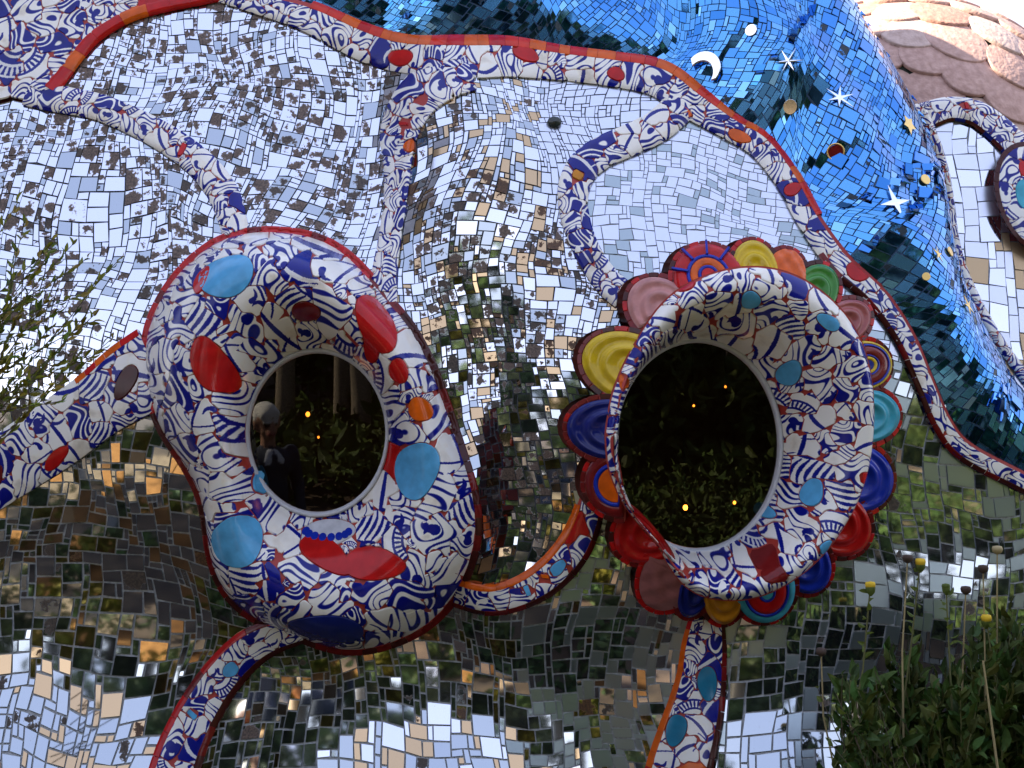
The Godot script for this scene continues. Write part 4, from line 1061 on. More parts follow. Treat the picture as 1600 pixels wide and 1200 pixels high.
func on_surf(surf: Callable, q: Vector2, org: Vector3, turn := 0.0, lift := 0.015) -> Transform3D:
	var p: Vector3 = surf.call(q)
	var n := normal_at(surf, q, p, 0.03)
	var x := Vector3.UP.cross(n).normalized()
	return Transform3D(Basis(x, n.cross(x), n).rotated(n, turn), p + n * lift - org)

func blue_and_dome():
	var dr := Drape.new(); dr.root = self
	dr.inn = [Vector2(-2.497, 2.391), Vector2(-1.953, 2.269), Vector2(-1.413, 2.116), Vector2(-1.129, 2.030), Vector2(-0.851, 1.917), Vector2(-0.570, 1.862), Vector2(-0.292, 1.848), Vector2(-0.020, 1.840), Vector2(0.252, 1.786), Vector2(0.524, 1.748), Vector2(0.759, 1.702), Vector2(0.936, 1.546), Vector2(1.090, 1.385), Vector2(1.261, 1.268), Vector2(1.401, 1.053), Vector2(1.500, 0.810), Vector2(1.617, 0.595), Vector2(1.775, 0.436), Vector2(1.900, 0.233), Vector2(2.006, -0.012), Vector2(2.093, -0.196), Vector2(2.192, -0.319), Vector2(2.474, -0.464), Vector2(2.847, -0.651)]
	dr.out = [Vector2(3.522, -0.569), Vector2(3.202, -0.409), Vector2(2.988, -0.256), Vector2(2.811, -0.071), Vector2(2.668, 0.142), Vector2(2.544, 0.356), Vector2(2.462, 0.551), Vector2(2.423, 0.729), Vector2(2.401, 1.067), Vector2(2.341, 1.334), Vector2(2.224, 1.601), Vector2(2.092, 1.832), Vector2(1.939, 2.063), Vector2(1.814, 2.312), Vector2(1.601, 2.775), Vector2(1.174, 3.309), Vector2(0.534, 3.736), Vector2(-0.356, 3.985), Vector2(-1.423, 4.056), Vector2(-2.490, 3.913)]
	var poly := PackedVector2Array(dr.inn); poly.append_array(dr.out)
	var t := lay_mirror("blue_mosaic", "blue mirror mosaic drape with silver and gold stars above the long orange-edged ceramic band", "", dr.at, {
		"poly": poly, "angle": -0.55, "g": 0.0175, "gap": 0.0042, "tilt": 0.011, "warp": 0.22, "clip": true, "grout": M.blue_grout, "worn": func(_c): return 0.04,
		"mats": func(_c): return M.blue_haze if rng.randf() < 0.42 else M.blue_mirror if rng.randf() < 0.6 else M.pale_blue if rng.randf() < 0.55 else M.deep_blue})
	var mid := Vector2.ZERO
	for q in poly: mid += q
	var org := dr.at(mid / poly.size())
	for s in [[1.403, 1.630, 6, 0.12, 0.018, 0, "w"], [1.640, 1.429, 6, 0.13, 0.022, 0.3, "w"], [2.029, 1.330, 5, 0.1, 0.04, 0.8, "g"], [1.851, 0.873, 4, 0.14, 0.03, 0.2, "w"], [2.045, 0.622, 5, 0.075, 0.016, 0.1, "g"], [2.193, 0.372, 5, 0.095, 0.02, 0.5, "g"]]:
		part(t, "star", star_mesh(s[2], s[3] * 0.72, s[4] * 0.72, 0.003, 0.35), M.mirror_star if s[6] == "w" else M.gold, on_surf(dr.at, Vector2(s[0], s[1]), org, s[5]))
	for s in [[1.238, 1.824, 0.03, "mirror_star"], [1.416, 1.410, 0.036, "mirror_star"], [1.614, 1.156, 0.036, "dark_red"], [2.068, 1.021, 0.028, "gold"], [2.151, 0.649, 0.024, "gold"], [1.976, 0.510, 0.02, "gold"]]:
		part(t, "disc", piece_mesh(ellipse_poly(Vector2.ZERO, s[2], s[2] * 0.94, r(0, 90), 0.02, 18), func(d: Vector2): return Vector3(d.x, d.y, 0.0), Vector3.ZERO, -1, 0.02, 0.002, 0.002), M[s[3]], on_surf(dr.at, Vector2(s[0], s[1]), org))
		if s[3] == "dark_red": part(t, "disc_rim", lathe([Vector2(s[2] * 1.0, 0), Vector2(s[2] * 1.05, 0.006), Vector2(s[2] * 1.2, 0.006), Vector2(s[2] * 1.25, 0)], 20), M.gold, on_surf(dr.at, Vector2(s[0], s[1]), org))
	var moon := PackedVector2Array()
	for i in 15: moon.append(Vector2.from_angle(lerpf(-0.25, 2.9, i / 14.0)) * Vector2(0.085, 0.09))
	for i in 15: moon.append(Vector2(0.0, -0.034) + Vector2.from_angle(lerpf(2.75, -0.05, i / 14.0)) * Vector2(0.066, 0.078))
	part(t, "moon", piece_mesh(moon, func(d: Vector2): return Vector3(d.x, d.y, 0.012), Vector3.ZERO, -1, 0.02, 0.006, 0.006), M.mirror_star, on_surf(dr.at, Vector2(1.008, 1.640), org, -0.45, 0.022))
	# white field at the right, lower and farther back
	var pp := PackedVector2Array([Vector2(2.091, 1.659), Vector2(2.344, 1.478), Vector2(2.524, 1.543), Vector2(2.722, 1.471), Vector2(2.921, 1.244), Vector2(3.173, 0.974), Vector2(3.389, 0.649), Vector2(3.534, 0.288), Vector2(3.534, -0.721), Vector2(3.029, -0.577), Vector2(2.740, -0.180), Vector2(2.524, 0.144), Vector2(2.308, 0.433), Vector2(2.272, 1.082)])
	lay_mirror("white_mosaic", "white and beige mosaic field behind the blue drape at the right edge", "", panel_at, {
		"poly": pp, "angle": -0.06, "g": 0.048, "gap": 0.006, "tilt": 0.025, "warp": 0.06, "mats": func(c: Vector2): return M.sand if rng.randf() < smoothstep(0.95, 0.45, c.y + (c.x - 2.4) * -0.7) * 0.28 else M.haze if rng.randf() < 0.6 else M.silver})
	var fr := make_band("thin white scroll-painted fringe along the right side of the blue drape", [Vector3(2.302, 1.528, 0.029), Vector3(2.395, 1.295, 0.029), Vector3(2.449, 1.043, 0.029), Vector3(2.467, 0.755, 0.029), Vector3(2.517, 0.539, 0.029), Vector3(2.611, 0.306, 0.029), Vector3(2.733, 0.090, 0.029), Vector3(2.899, -0.126, 0.029), Vector3(3.201, -0.360, 0.029)], [], 0.07, 0.1, [], func(q: Vector2): return maxf(panel_at(q).z, -0.99))
	make_band("white and blue ceramic band over the white field, below the scaled dome", [Vector3(2.247, 1.516, 0.080), Vector3(2.375, 1.542, 0.080), Vector3(2.521, 1.586, 0.072), Vector3(2.667, 1.564, 0.080), Vector3(2.784, 1.476, 0.087), Vector3(2.894, 1.352, 0.094), Vector3(3.033, 1.169, 0.101), Vector3(3.252, 0.877, 0.101)], [[-1, 0.2, 0.0, 1.0, func(_f): return pick([M.brown_red, M.navy]), true]], 0.10, 0.08, [[0.28, 0.3, 0.03, 0.02, 0, "red"]], func(q: Vector2): return panel_at(q).z)
	# medallion
	var mc := Vector2(2.947, 1.045)
	var morg := panel_at(mc)
	var md := thing("ceramic_medallion", "round white and blue ceramic medallion with dark border, cut by the right edge", "medallion", SITE * Transform3D(Basis(), morg))
	var ms := func(d: Vector2): return panel_at(d) + Vector3(0, 0, 0.10 - 0.35 * (d - mc).length_squared())
	var disc := ellipse_poly(mc, 0.235, 0.33, 8, 0.0, 40)
	tile_region(md, Geometry2D.offset_polygon(disc, -0.022)[0], PackedVector2Array(), ms, morg, 0.13, [[mc.x - 0.08, mc.y + 0.02, 0.05, 0.08, 0, "turquoise"], [mc.x - 0.06, mc.y + 0.17, 0.03, 0.04, 0, "red"]], func(_p): return 0.08)
	bed(md, disc, ms, morg, M.red_grout, 0.05, 0.0)
	for i in 34:
		var a0 := TAU * i / 34.0; var a1 := TAU * (i + 0.93) / 34.0
		var q := PackedVector2Array()
		for e in [[a0, 1.0], [a1, 1.0], [a1, 0.92], [a0, 0.92]]: q.append(mc + Vector2(cos(e[0]) * 0.24, sin(e[0]) * 0.335).rotated(deg_to_rad(8)) * e[1])
		var pm := piece_mesh(q, ms, morg, -1, 0.03, 0.006, 0.003)
		if pm: part(md, "border_tile", pm, M.brown_red)
	# scaled dome
	var dc := Vector3(2.63, 1.21, -2.85); var dr_ := 1.455
	var d := thing("scaled_dome", "sunlit pink dome covered in rounded terracotta scales at upper right", "dome", SITE * Transform3D(Basis(), dc))
	var sp := SphereMesh.new(); sp.radius = dr_ - 0.012; sp.height = 2 * sp.radius; sp.radial_segments = 64; sp.rings = 32
	part(d, "dome_body", sp, mat(lin(0.05, 0.06, 0.045), 0.9))
	var f := Vector3(0.30, 0.70, 0.65).normalized(); var e1 := Vector3.UP.cross(f).normalized(); var e2 := f.cross(e1)
	var ds := func(q: Vector2) -> Vector3: return (f + e1 * q.x + e2 * q.y).normalized() * dr_
	var down := Vector2(-0.75, -0.66)
	for j in range(-9, 10):
		for i in range(-9, 10):
			var c := Vector2(i * 0.245 + (j & 1) * 0.122, j * 0.20).rotated(0.3) + Vector2(r(-0.03, 0.03), r(-0.03, 0.03))
			if c.length() > 1.5: continue
			var big := r(0.135, 0.175)
			var scale_surf := func(q: Vector2) -> Vector3:
				var e := (q - c) / big
				return ds.call(q) * (1.0 + (0.010 + 0.013 * e.dot(down) - 0.006 * e.length_squared()))
			var pm := piece_mesh(ellipse_poly(c, big * 0.96, big * 0.88, r(0, 180), 0.035, 26), scale_surf, Vector3.ZERO, -1, 0.045, 0.004, 0.012)
			if pm: part(d, "scale", pm, pick([M.scale, M.scale, M.scale2, M.scale3]))


# ---------------------------------------------------------------- ground and what stands round
func struct_box(called: String, at: Vector3, size: Vector3, m: Material):
	var b := BoxMesh.new(); b.size = size
	struct_(called, b, m, Transform3D(Basis(), at))

func setting():
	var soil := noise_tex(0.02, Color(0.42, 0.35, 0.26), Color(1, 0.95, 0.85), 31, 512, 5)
	var g := PlaneMesh.new(); g.size = Vector2(900, 900)
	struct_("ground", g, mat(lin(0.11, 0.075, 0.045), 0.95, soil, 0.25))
	var p := PlaneMesh.new(); p.size = Vector2(60, 2.2)
	struct_("path", p, mat(lin(0.46, 0.38, 0.27), 0.95, soil, 0.8), Transform3D(Basis(), Vector3(0, 0.004, 6.6)))
	var conc := mat(lin(0.34, 0.33, 0.31), 0.9, M.cement.albedo_texture, 0.7)
	var pl := thing("concrete_plinth", "grey concrete foot under the mirror mosaic sculpture", "plinth", Transform3D(Basis(), Vector3(0, 0.0, -1.0)))
	var b := BoxMesh.new(); b.size = Vector3(7.2, 0.6, 2.3); part(pl, "plinth_block", b, conc, Transform3D(Basis(), Vector3(0, 0.15, 0)))
	var core := thing("concrete_shell", "rounded concrete back of the mosaic sculpture", "sculpture", Transform3D(Basis(), Vector3(-0.7, 0.0, -2.35)))
	var s := SphereMesh.new(); s.radius = 1.0; s.height = 2.0
	part(core, "shell", s, conc, Transform3D(Basis().scaled(Vector3(3.0, 4.6, 0.9)), Vector3.ZERO))
	# the neighbouring tower, left of the sculpture: the sun stands behind it
	var tw := thing("mosaic_tower", "tall rounded tower of the sculpture group standing left of the mirror wall", "tower", Transform3D(Basis(), Vector3(-6.9, 0, 1.75)))
	var prof := []
	for i in 15:
		var f := i / 14.0
		prof.append(Vector2(1.8 * sqrt(maxf(0.0, 1.0 - pow(f, 4.0))) * (1.0 + 0.05 * sin(f * 12.0)), f * 14.0))
	part(tw, "tower_body", lathe(prof, 32), mat(lin(0.30, 0.30, 0.31), 0.6, M.cement.albedo_texture, 0.6), Transform3D(Basis(Vector3.RIGHT, -PI / 2), Vector3.ZERO))


# ---------------------------------------------------------------- plants
func tube(pts: Array, r0: float, r1: float, seg := 6) -> ArrayMesh:
	var v := PackedVector3Array(); var n := PackedVector3Array(); var idx := PackedInt32Array()
	for i in pts.size():
		var tn: Vector3 = (pts[mini(i + 1, pts.size() - 1)] - pts[maxi(i - 1, 0)]).normalized()
		var x := tn.cross(Vector3(0.31, 0.2, 0.93)).normalized(); var y := tn.cross(x)
		var rr := lerpf(r0, r1, float(i) / (pts.size() - 1))
		for s in seg:
			var a := TAU * s / seg
			v.append(pts[i] + (x * cos(a) + y * sin(a)) * rr); n.append(x * cos(a) + y * sin(a))
	for i in pts.size() - 1:
		for s in seg:
			var q := i * seg + s; var q2 := i * seg + (s + 1) % seg
			idx.append_array([q, q + seg, q2, q2, q + seg, q2 + seg])
	return arr(v, n, PackedVector2Array(), idx)

func leaf_mesh(l: float, w: float, fold := 0.25) -> ArrayMesh:
	var st := SurfaceTool.new(); st.begin(Mesh.PRIMITIVE_TRIANGLES); st.set_smooth_group(-1)
	var row := [[0.0, 0.06, 0.0], [0.25, 0.8, 0.05], [0.55, 1.0, 0.02], [0.82, 0.55, -0.08], [1.0, 0.0, -0.2]]
	for i in row.size() - 1:
		var a: Array = row[i]; var b: Array = row[i + 1]
		for s in [-1.0, 1.0]:
			var m0 := Vector3(0, a[0] * l, a[2] * l); var m1 := Vector3(0, b[0] * l, b[2] * l)
			var o0 := Vector3(s * a[1] * w * 0.5, a[0] * l, a[2] * l + a[1] * w * fold); var o1 := Vector3(s * b[1] * w * 0.5, b[0] * l, b[2] * l + b[1] * w * fold)
			for q in ([m0, o0, m1, o0, o1, m1] if s < 0 else [m0, m1, o0, o0, m1, o1]): st.add_vertex(q)
	st.generate_normals()
	return st.commit()

func leafy(c: Color, back: Color) -> StandardMaterial3D:
	var m := StandardMaterial3D.new(); m.albedo_color = c; m.roughness = 0.65; m.metallic_specular = 0.3; m.backlight_enabled = true; m.backlight = back; m.cull_mode = BaseMaterial3D.CULL_DISABLED
	return m

func dir_basis(d: Vector3, roll: float, s: float) -> Basis:
	var y := d.normalized(); var x := y.cross(Vector3(0.2, 0.35, 0.9)).normalized()
	return Basis(x, y, x.cross(y)).rotated(y, roll).scaled(Vector3.ONE * s)

# a plant out of stems [from, to, sag] with leaves along them
func plant(t: Node3D, stems: Array, leaf: Array, mats: Array, per_metre: float, from_: float, stem_m: Material, r0: float, spread: float) -> Array:
	var left := []; var tips := []
	for s in stems:
		var a: Vector3 = s[0]; var b: Vector3 = s[1]
		var side: Vector3 = Vector3(r(-1, 1), r(-0.3, 0.5), r(-1, 1)) * a.distance_to(b) * s[2]
		var pts := []
		for i in 9:
			var f := i / 8.0
			pts.append(a.lerp(b, f) + side * sin(f * PI) + Vector3(r(-1, 1), r(-1, 1), r(-1, 1)) * 0.006)
		part(t, "stem", tube(pts, r0, r0 * 0.4, 5), stem_m)
		tips.append([pts[8], (pts[8] - pts[7]).normalized()])
		var cnt := int(a.distance_to(b) * per_metre)
		for k in cnt:
			var f := lerpf(from_, 1.0, (k + rng.randf()) / cnt)
			var i := mini(int(f * 8), 7)
			var p: Vector3 = pts[i].lerp(pts[i + 1], f * 8 - i)
			var d: Vector3 = (pts[i + 1] - pts[i]).normalized() + Vector3(r(-1, 1), r(-0.5, 0.8), r(-1, 1)) * spread
			left.append([Transform3D(dir_basis(d, r(0, TAU), r(0.65, 1.25)), p), pick(leaf), pick(mats)])
	for k in mini(300, left.size()): part(t, "leaf", left[k][1], left[k][2], left[k][0])
	if left.size() > 300:
		var mm := MultiMesh.new(); mm.transform_format = MultiMesh.TRANSFORM_3D; mm.use_colors = true; mm.mesh = leaf[0]; mm.instance_count = left.size() - 300
		var m: StandardMaterial3D = mats[0].duplicate(); m.vertex_color_use_as_albedo = true
		for k in range(300, left.size()):
			mm.set_instance_transform(k - 300, left[k][0])
			var c := r(0.6, 1.5); mm.set_instance_color(k - 300, Color(c * r(0.8, 1.7), c * r(0.95, 1.25), c * 0.7))
		var o := MultiMeshInstance3D.new(); o.name = "leaves"; o.multimesh = mm; o.material_override = m; o.set_meta("kind", "stuff")
		t.add_child(o, true)
	return tips

func plants():
	var bark := mat(lin(0.10, 0.075, 0.05), 0.9); var stalk := mat(lin(0.13, 0.13, 0.045), 0.8); var straw := mat(lin(0.34, 0.27, 0.13), 0.8)
	var g1 := leafy(lin(0.085, 0.115, 0.026), lin(0.12, 0.15, 0.02)); var g2 := leafy(lin(0.13, 0.15, 0.03), lin(0.16, 0.16, 0.02)); var g3 := leafy(lin(0.045, 0.075, 0.026), lin(0.05, 0.08, 0.015)); var g5 := leafy(lin(0.10, 0.16, 0.045), lin(0.10, 0.16, 0.03)); var g4 := leafy(lin(0.26, 0.20, 0.06), lin(0.15, 0.12, 0.03))
	# left: sprig-like shrub reaching into the picture
	var o := Vector3(-2.35, -0.55, 1.2)
	var t := thing("twiggy_shrub", "thin-twigged shrub with small yellow-green leaves against the mirrors at the left edge", "shrub", SITE * Transform3D(Basis(), o))
	var stems := []
	var tips := [Vector2(-1.911, 0.688), Vector2(-1.796, 0.510), Vector2(-1.618, 0.497), Vector2(-1.656, 0.319), Vector2(-1.796, 0.204), Vector2(-1.694, 0.102), Vector2(-1.937, 0.000), Vector2(-1.860, 0.395), Vector2(-2.000, 0.459), Vector2(-1.733, 0.280), Vector2(-1.886, 0.102), Vector2(-2.013, 0.204), Vector2(-1.784, 0.000), Vector2(-1.962, 0.306), Vector2(-1.835, 0.586), Vector2(-1.618, 0.255)]
	for q in tips:
		for k in 2:
			var b := Vector3(q.x + r(-0.07, 0.07), q.y + r(-0.07, 0.07), 1.2 + r(-0.15, 0.15))
			var a := Vector3(-2.45 + r(-0.15, 0.12), -0.35 + r(-0.35, 0.35), 1.2 + r(-0.1, 0.1))
			stems.append([a - o, b - o, 0.07])
	plant(t, stems, [leaf_mesh(0.046, 0.016), leaf_mesh(0.038, 0.014)], [g2, g1, g2, g3, g4], 34, 0.3, bark, 0.0035, 0.9)
	# right: dense flowering bush
	var o2 := Vector3(1.9, -1.9, 1.1)
	var t2 := thing("flowering_bush", "dark leafy bush with yellow button flowers and dry stalks in the lower right corner", "bush", SITE * Transform3D(Basis(), o2))
	var s2 := []
	for k in 190:
		var bx := r(1.36, 2.5)
		var topy := lerpf(-1.25, -0.85, smoothstep(1.45, 2.2, bx)) + r(-0.42, 0.06) + 0.08 * sin(bx * 9.0)
		s2.append([Vector3(bx + r(-0.2, 0.2), -2.0, 1.0 + r(-0.25, 0.35)) - o2, Vector3(bx, topy, 1.05 + r(-0.25, 0.35)) - o2, 0.05])
	var lf := [leaf_mesh(0.085, 0.034), leaf_mesh(0.06, 0.024), leaf_mesh(0.09, 0.030)]
	plant(t2, s2, lf, [g3, g1, g5, g3, g1, g2, g5], 42, 0.15, stalk, 0.0045, 1.0)
	var heads := [[1.641, -0.715, "y"], [1.440, -0.808, "y"], [1.744, -0.813, "g"], [1.906, -0.941, "y"], [1.590, -0.700, "d"], [1.950, -0.664, "s"], [1.824, -0.826, "d"], [1.893, -0.741, "d"], [1.242, -1.075, "d"]]
	var yellow := mat(lin(0.62, 0.40, 0.015), 0.8); var dry := mat(lin(0.05, 0.03, 0.02), 0.9)
	for h in heads:
		var tip := Vector3(h[0], h[1], 1.15) - o2
		var foot := Vector3(h[0] + r(-0.1, 0.12), -1.95, 1.1 + r(-0.1, 0.1)) - o2
		part(t2, "stem", tube([foot, foot.lerp(tip, 0.35) + Vector3(r(-0.03, 0.03), 0, 0), foot.lerp(tip, 0.7) + Vector3(r(-0.015, 0.015), 0, 0), tip], 0.006, 0.003, 6), straw if h[2] in ["s", "d"] else stalk)
		var s := 0.020 if h[2] != "g" else 0.016
		var hm := part(t2, "flower_head", lathe([Vector2(0.3 * s, -s), Vector2(0.95 * s, -0.55 * s), Vector2(1.1 * s, 0.1 * s), Vector2(0.9 * s, 0.6 * s), Vector2(0, 0.75 * s)], 12), yellow if h[2] == "y" else g1 if h[2] == "g" else straw if h[2] == "s" else dry, Transform3D(Basis(Vector3.RIGHT, -PI / 2 + r(-0.2, 0.2)), tip))
		if h[2] in ["y", "g"]:
			part(hm, "calyx", lathe([Vector2(0.2 * s, -2.2 * s), Vector2(0.9 * s, -1.4 * s), Vector2(1.05 * s, -0.5 * s), Vector2(0.9 * s, -0.4 * s)], 10), g1)
			for k in 9:
				var lt := Transform3D(dir_basis(Vector3(r(-1, 1), 0.35, r(-1, 1)), r(0, TAU), r(0.6, 1.0)), tip - (tip - foot) * (0.03 + 0.03 * k))
				part(t2, "leaf", lf[1], g1, lt)
	for k in 3:                                                         # pale dry stalks
		var x := r(1.75, 2.3)
		part(t2, "dry_stalk", tube([Vector3(x, -1.95, 1.45) - o2, Vector3(x + r(-0.05, 0.05), -1.5, 1.45) - o2, Vector3(x + r(-0.08, 0.08), r(-1.25, -0.95), 1.42) - o2], 0.007, 0.004, 6), straw)
	var o3 := Vector3(1.5, -1.95, 1.3)
	var t3 := thing("bare_twigged_plant", "sparse plant with bare curved twigs and a few round leaves left of the dark bush", "plant", SITE * Transform3D(Basis(), o3))
	var s3 := []
	for k in 26:
		s3.append([Vector3(1.62 + r(-0.2, 0.25), -1.98, 1.3 + r(-0.1, 0.1)) - o3, Vector3(r(1.22, 1.62), r(-1.7, -1.1), 1.3 + r(-0.15, 0.15)) - o3, 0.10])
	plant(t3, s3, [leaf_mesh(0.034, 0.022), leaf_mesh(0.03, 0.02)], [g3, g3, g1], 14, 0.3, bark, 0.0035, 1.0)


func tree(label: String, x: float, z: float, h: float, kind: int):
	var t := thing(["oak_tree", "pine_tree", "olive_tree"][kind], label, "tree", Transform3D(Basis(), Vector3(x, 0, z)), "trees facing the sculpture")
	var tr: float = h * [0.020, 0.017, 0.022][kind]
	var pts := []
	var bend := Vector3(r(-0.5, 0.5), 0, r(-0.4, 0.4))
	for i in 9: pts.append(Vector3(0, h * 0.85 * i / 8.0, 0) + bend * pow(i / 8.0, 2.0) + Vector3(r(-0.04, 0.04), 0, r(-0.04, 0.04)))
	var bark: Material = [M.bark_dark, M.bark_pale, M.bark_pale][kind]
	part(t, "trunk", tube(pts, tr * 1.3, tr * 0.35, 10), bark)
	var blobs := []
	for k in 9:
		var f := r(0.42, 1.0) if kind != 1 else r(0.66, 1.0)
		var base: Vector3 = pts[int(f * 7)]
		var a := r(0, TAU)
		var reach: float = h * [0.30, 0.24, 0.28][kind] * r(0.6, 1.0) * (1.25 - f * 0.7)
		var tip := base + Vector3(cos(a) * reach, h * r(0.05, 0.16), sin(a) * reach)
		part(t, "limb", tube([base, base.lerp(tip, 0.5) + Vector3(0, h * 0.02, 0), tip], tr * 0.45, tr * 0.12, 6), bark)
		blobs.append([tip, h * r(0.10, 0.17)])
	blobs.append([pts[8], h * 0.15])
	var cnt := 1500
	var mm := MultiMesh.new(); mm.transform_format = MultiMesh.TRANSFORM_3D; mm.use_colors = true; mm.mesh = M.clump; mm.instance_count = cnt
	for k in cnt:
		var b: Array = blobs[rng.randi() % blobs.size()]
		var d := Vector3(rng.randfn(), rng.randfn() * 0.7, rng.randfn()).normalized() * pow(rng.randf(), 0.45)
		var p: Vector3 = b[0] + d * b[1]
		mm.set_instance_transform(k, Transform3D(Basis.from_euler(Vector3(r(0, TAU), r(0, TAU), r(0, TAU))).scaled(Vector3.ONE * r(0.6, 1.25) * (h / 8.0)), p))
		var c := r(0.65, 1.35); mm.set_instance_color(k, Color(c * r(0.9, 1.15), c, c * 0.8))
	var o := MultiMeshInstance3D.new(); o.name = "crown"; o.multimesh = mm; o.material_override = [M.leaf_oak, M.leaf_pine, M.leaf_olive][kind]; o.set_meta("kind", "stuff")
	t.add_child(o, true)

func woods():
	M.bark_dark = mat(lin(0.09, 0.07, 0.055), 0.95, noise_tex(0.06, Color(0.5, 0.5, 0.5), Color(1, 1, 1), 41), 2.0)
	M.bark_pale = mat(lin(0.42, 0.33, 0.23), 0.95, M.bark_dark.albedo_texture, 2.0)
	for k in [["leaf_oak", lin(0.055, 0.085, 0.022)], ["leaf_pine", lin(0.040, 0.068, 0.026)], ["leaf_olive", lin(0.10, 0.12, 0.055)]]:
		var m := leafy(k[1], k[1].lerp(Color(0.3, 0.35, 0.05), 0.2)); m.vertex_color_use_as_albedo = true; M[k[0]] = m
	var st := SurfaceTool.new()
	var lm := leaf_mesh(0.17, 0.085)
	for k in 9: st.append_from(lm, 0, Transform3D(dir_basis(Vector3(r(-1, 1), r(-0.6, 1), r(-1, 1)), r(0, TAU), r(0.7, 1.3)), Vector3(r(-0.13, 0.13), r(-0.1, 0.1), r(-0.13, 0.13))))
	M.clump = st.commit()
	var row := [[-13.0, 9.0, 7.0, 0], [-10.0, 16.0, 8.0, 0], [-7.2, 15.5, 7.5, 1], [-5.6, 16.0, 8.5, 1], [-4.6, 14.8, 8.6, 1], [-2.95, 11.0, 6.4, 1], [-2.3, 11.8, 6.0, 1], [-1.95, 10.8, 6.6, 1], [-3.4, 16.5, 8.5, 0], [-0.6, 12.4, 7.4, 2], [1.2, 14.2, 8.6, 0], [2.8, 12.0, 7.2, 1], [4.4, 13.4, 8.0, 0], [6.4, 11.4, 6.8, 2], [8.6, 12.6, 7.8, 0], [11.2, 10.2, 7.2, 0], [13.6, 7.0, 6.4, 2], [-15.5, 5.5, 7.5, 0], [15.5, 2.5, 7.0, 0], [-8.5, 17.0, 10.0, 0], [-3.2, 18.5, 10.0, 0], [3.6, 18.0, 10.0, 0], [9.5, 17.0, 9.5, 0], [0.4, 20.0, 10.5, 0]]
	var kinds := ["dark round-crowned oak", "slim pale-trunked pine", "grey-green olive tree"]
	for i in row.size():
		var q: Array = row[i]
		var rank := 0
		for e in row:
			if e[3] == q[3] and e[0] < q[0]: rank += 1
		tree("%s %s from the left in the trees facing the sculpture" % [["first", "second", "third", "fourth", "fifth", "sixth", "seventh", "eighth", "ninth", "tenth", "eleventh", "twelfth", "thirteenth", "fourteenth", "fifteenth"][rank], kinds[q[3]]], q[0], q[1], q[2], q[3])
	# undergrowth along the far side of the path
	var mm := MultiMesh.new(); mm.transform_format = MultiMesh.TRANSFORM_3D; mm.use_colors = true; mm.mesh = M.clump; mm.instance_count = 6500
	for k in 6500:
		var x := r(-18, 18); var z := 8.6 + absf(rng.randfn()) * 2.6
		if x > -4.4 and x < -1.2 and z < 13.0: z += 4.6
		var top := 0.9 + 0.7 * sin(x * 0.9) * sin(x * 0.37 + 1.0) + (z - 8.6) * 0.18
		if k % 7 == 0:
			x = r(-5.0, 4.5); z = r(8.0, 12.5); top = 0.45
		mm.set_instance_transform(k, Transform3D(Basis.from_euler(Vector3(r(0, TAU), r(0, TAU), r(0, TAU))).scaled(Vector3.ONE * r(0.7, 1.6)), Vector3(x, maxf(0.1, top) * sqrt(rng.randf()), z)))
		var c := r(0.6, 1.4); mm.set_instance_color(k, Color(c * r(0.9, 1.3), c, c * 0.8))
	var o := MultiMeshInstance3D.new(); o.name = "undergrowth"; o.multimesh = mm; o.material_override = M.leaf_oak; o.set_meta("kind", "stuff")
	o.set_meta("label", "dark leafy undergrowth along the far side of the path"); o.set_meta("category", "undergrowth")
	add_child(o)
	# low plants in front of the sculpture, as its mirrors show them
	var gm := MultiMesh.new(); gm.transform_format = MultiMesh.TRANSFORM_3D; gm.use_colors = true; gm.mesh = M.clump; gm.instance_count = 6400
	var k2 := 0
	while k2 < 6400:
		var x := r(-9, 10); var z := r(0.9, 5.4)
		if k2 % 6 == 0:
			x = r(0.9, 3.4); z = r(5.2, 8.2)
		if k2 % 6 == 1:
			x = r(2.6, 10); z = r(1.0, 8.4)
		elif z < 5.2 and wob2.get_noise_2d(x * 0.35, z * 0.5) + 0.10 * clampf(x, -2, 3) < -0.02: continue
		gm.set_instance_transform(k2, Transform3D(Basis.from_euler(Vector3(r(0, TAU), r(0, TAU), r(0, TAU))).scaled(Vector3.ONE * r(0.35, 0.8)), Vector3(x, r(0.03, 0.26), z)))
		var c := r(0.6, 1.4); gm.set_instance_color(k2, Color(c * r(0.8, 1.3), c, c * 0.8))
		k2 += 1
	var go := MultiMeshInstance3D.new(); go.name = "ground_cover"; go.multimesh = gm; go.material_override = M.leaf_oak; go.set_meta("kind", "stuff")
	go.set_meta("label", "low dark green plants on the soil before the mirror wall"); go.set_meta("category", "ground cover")
	add_child(go)


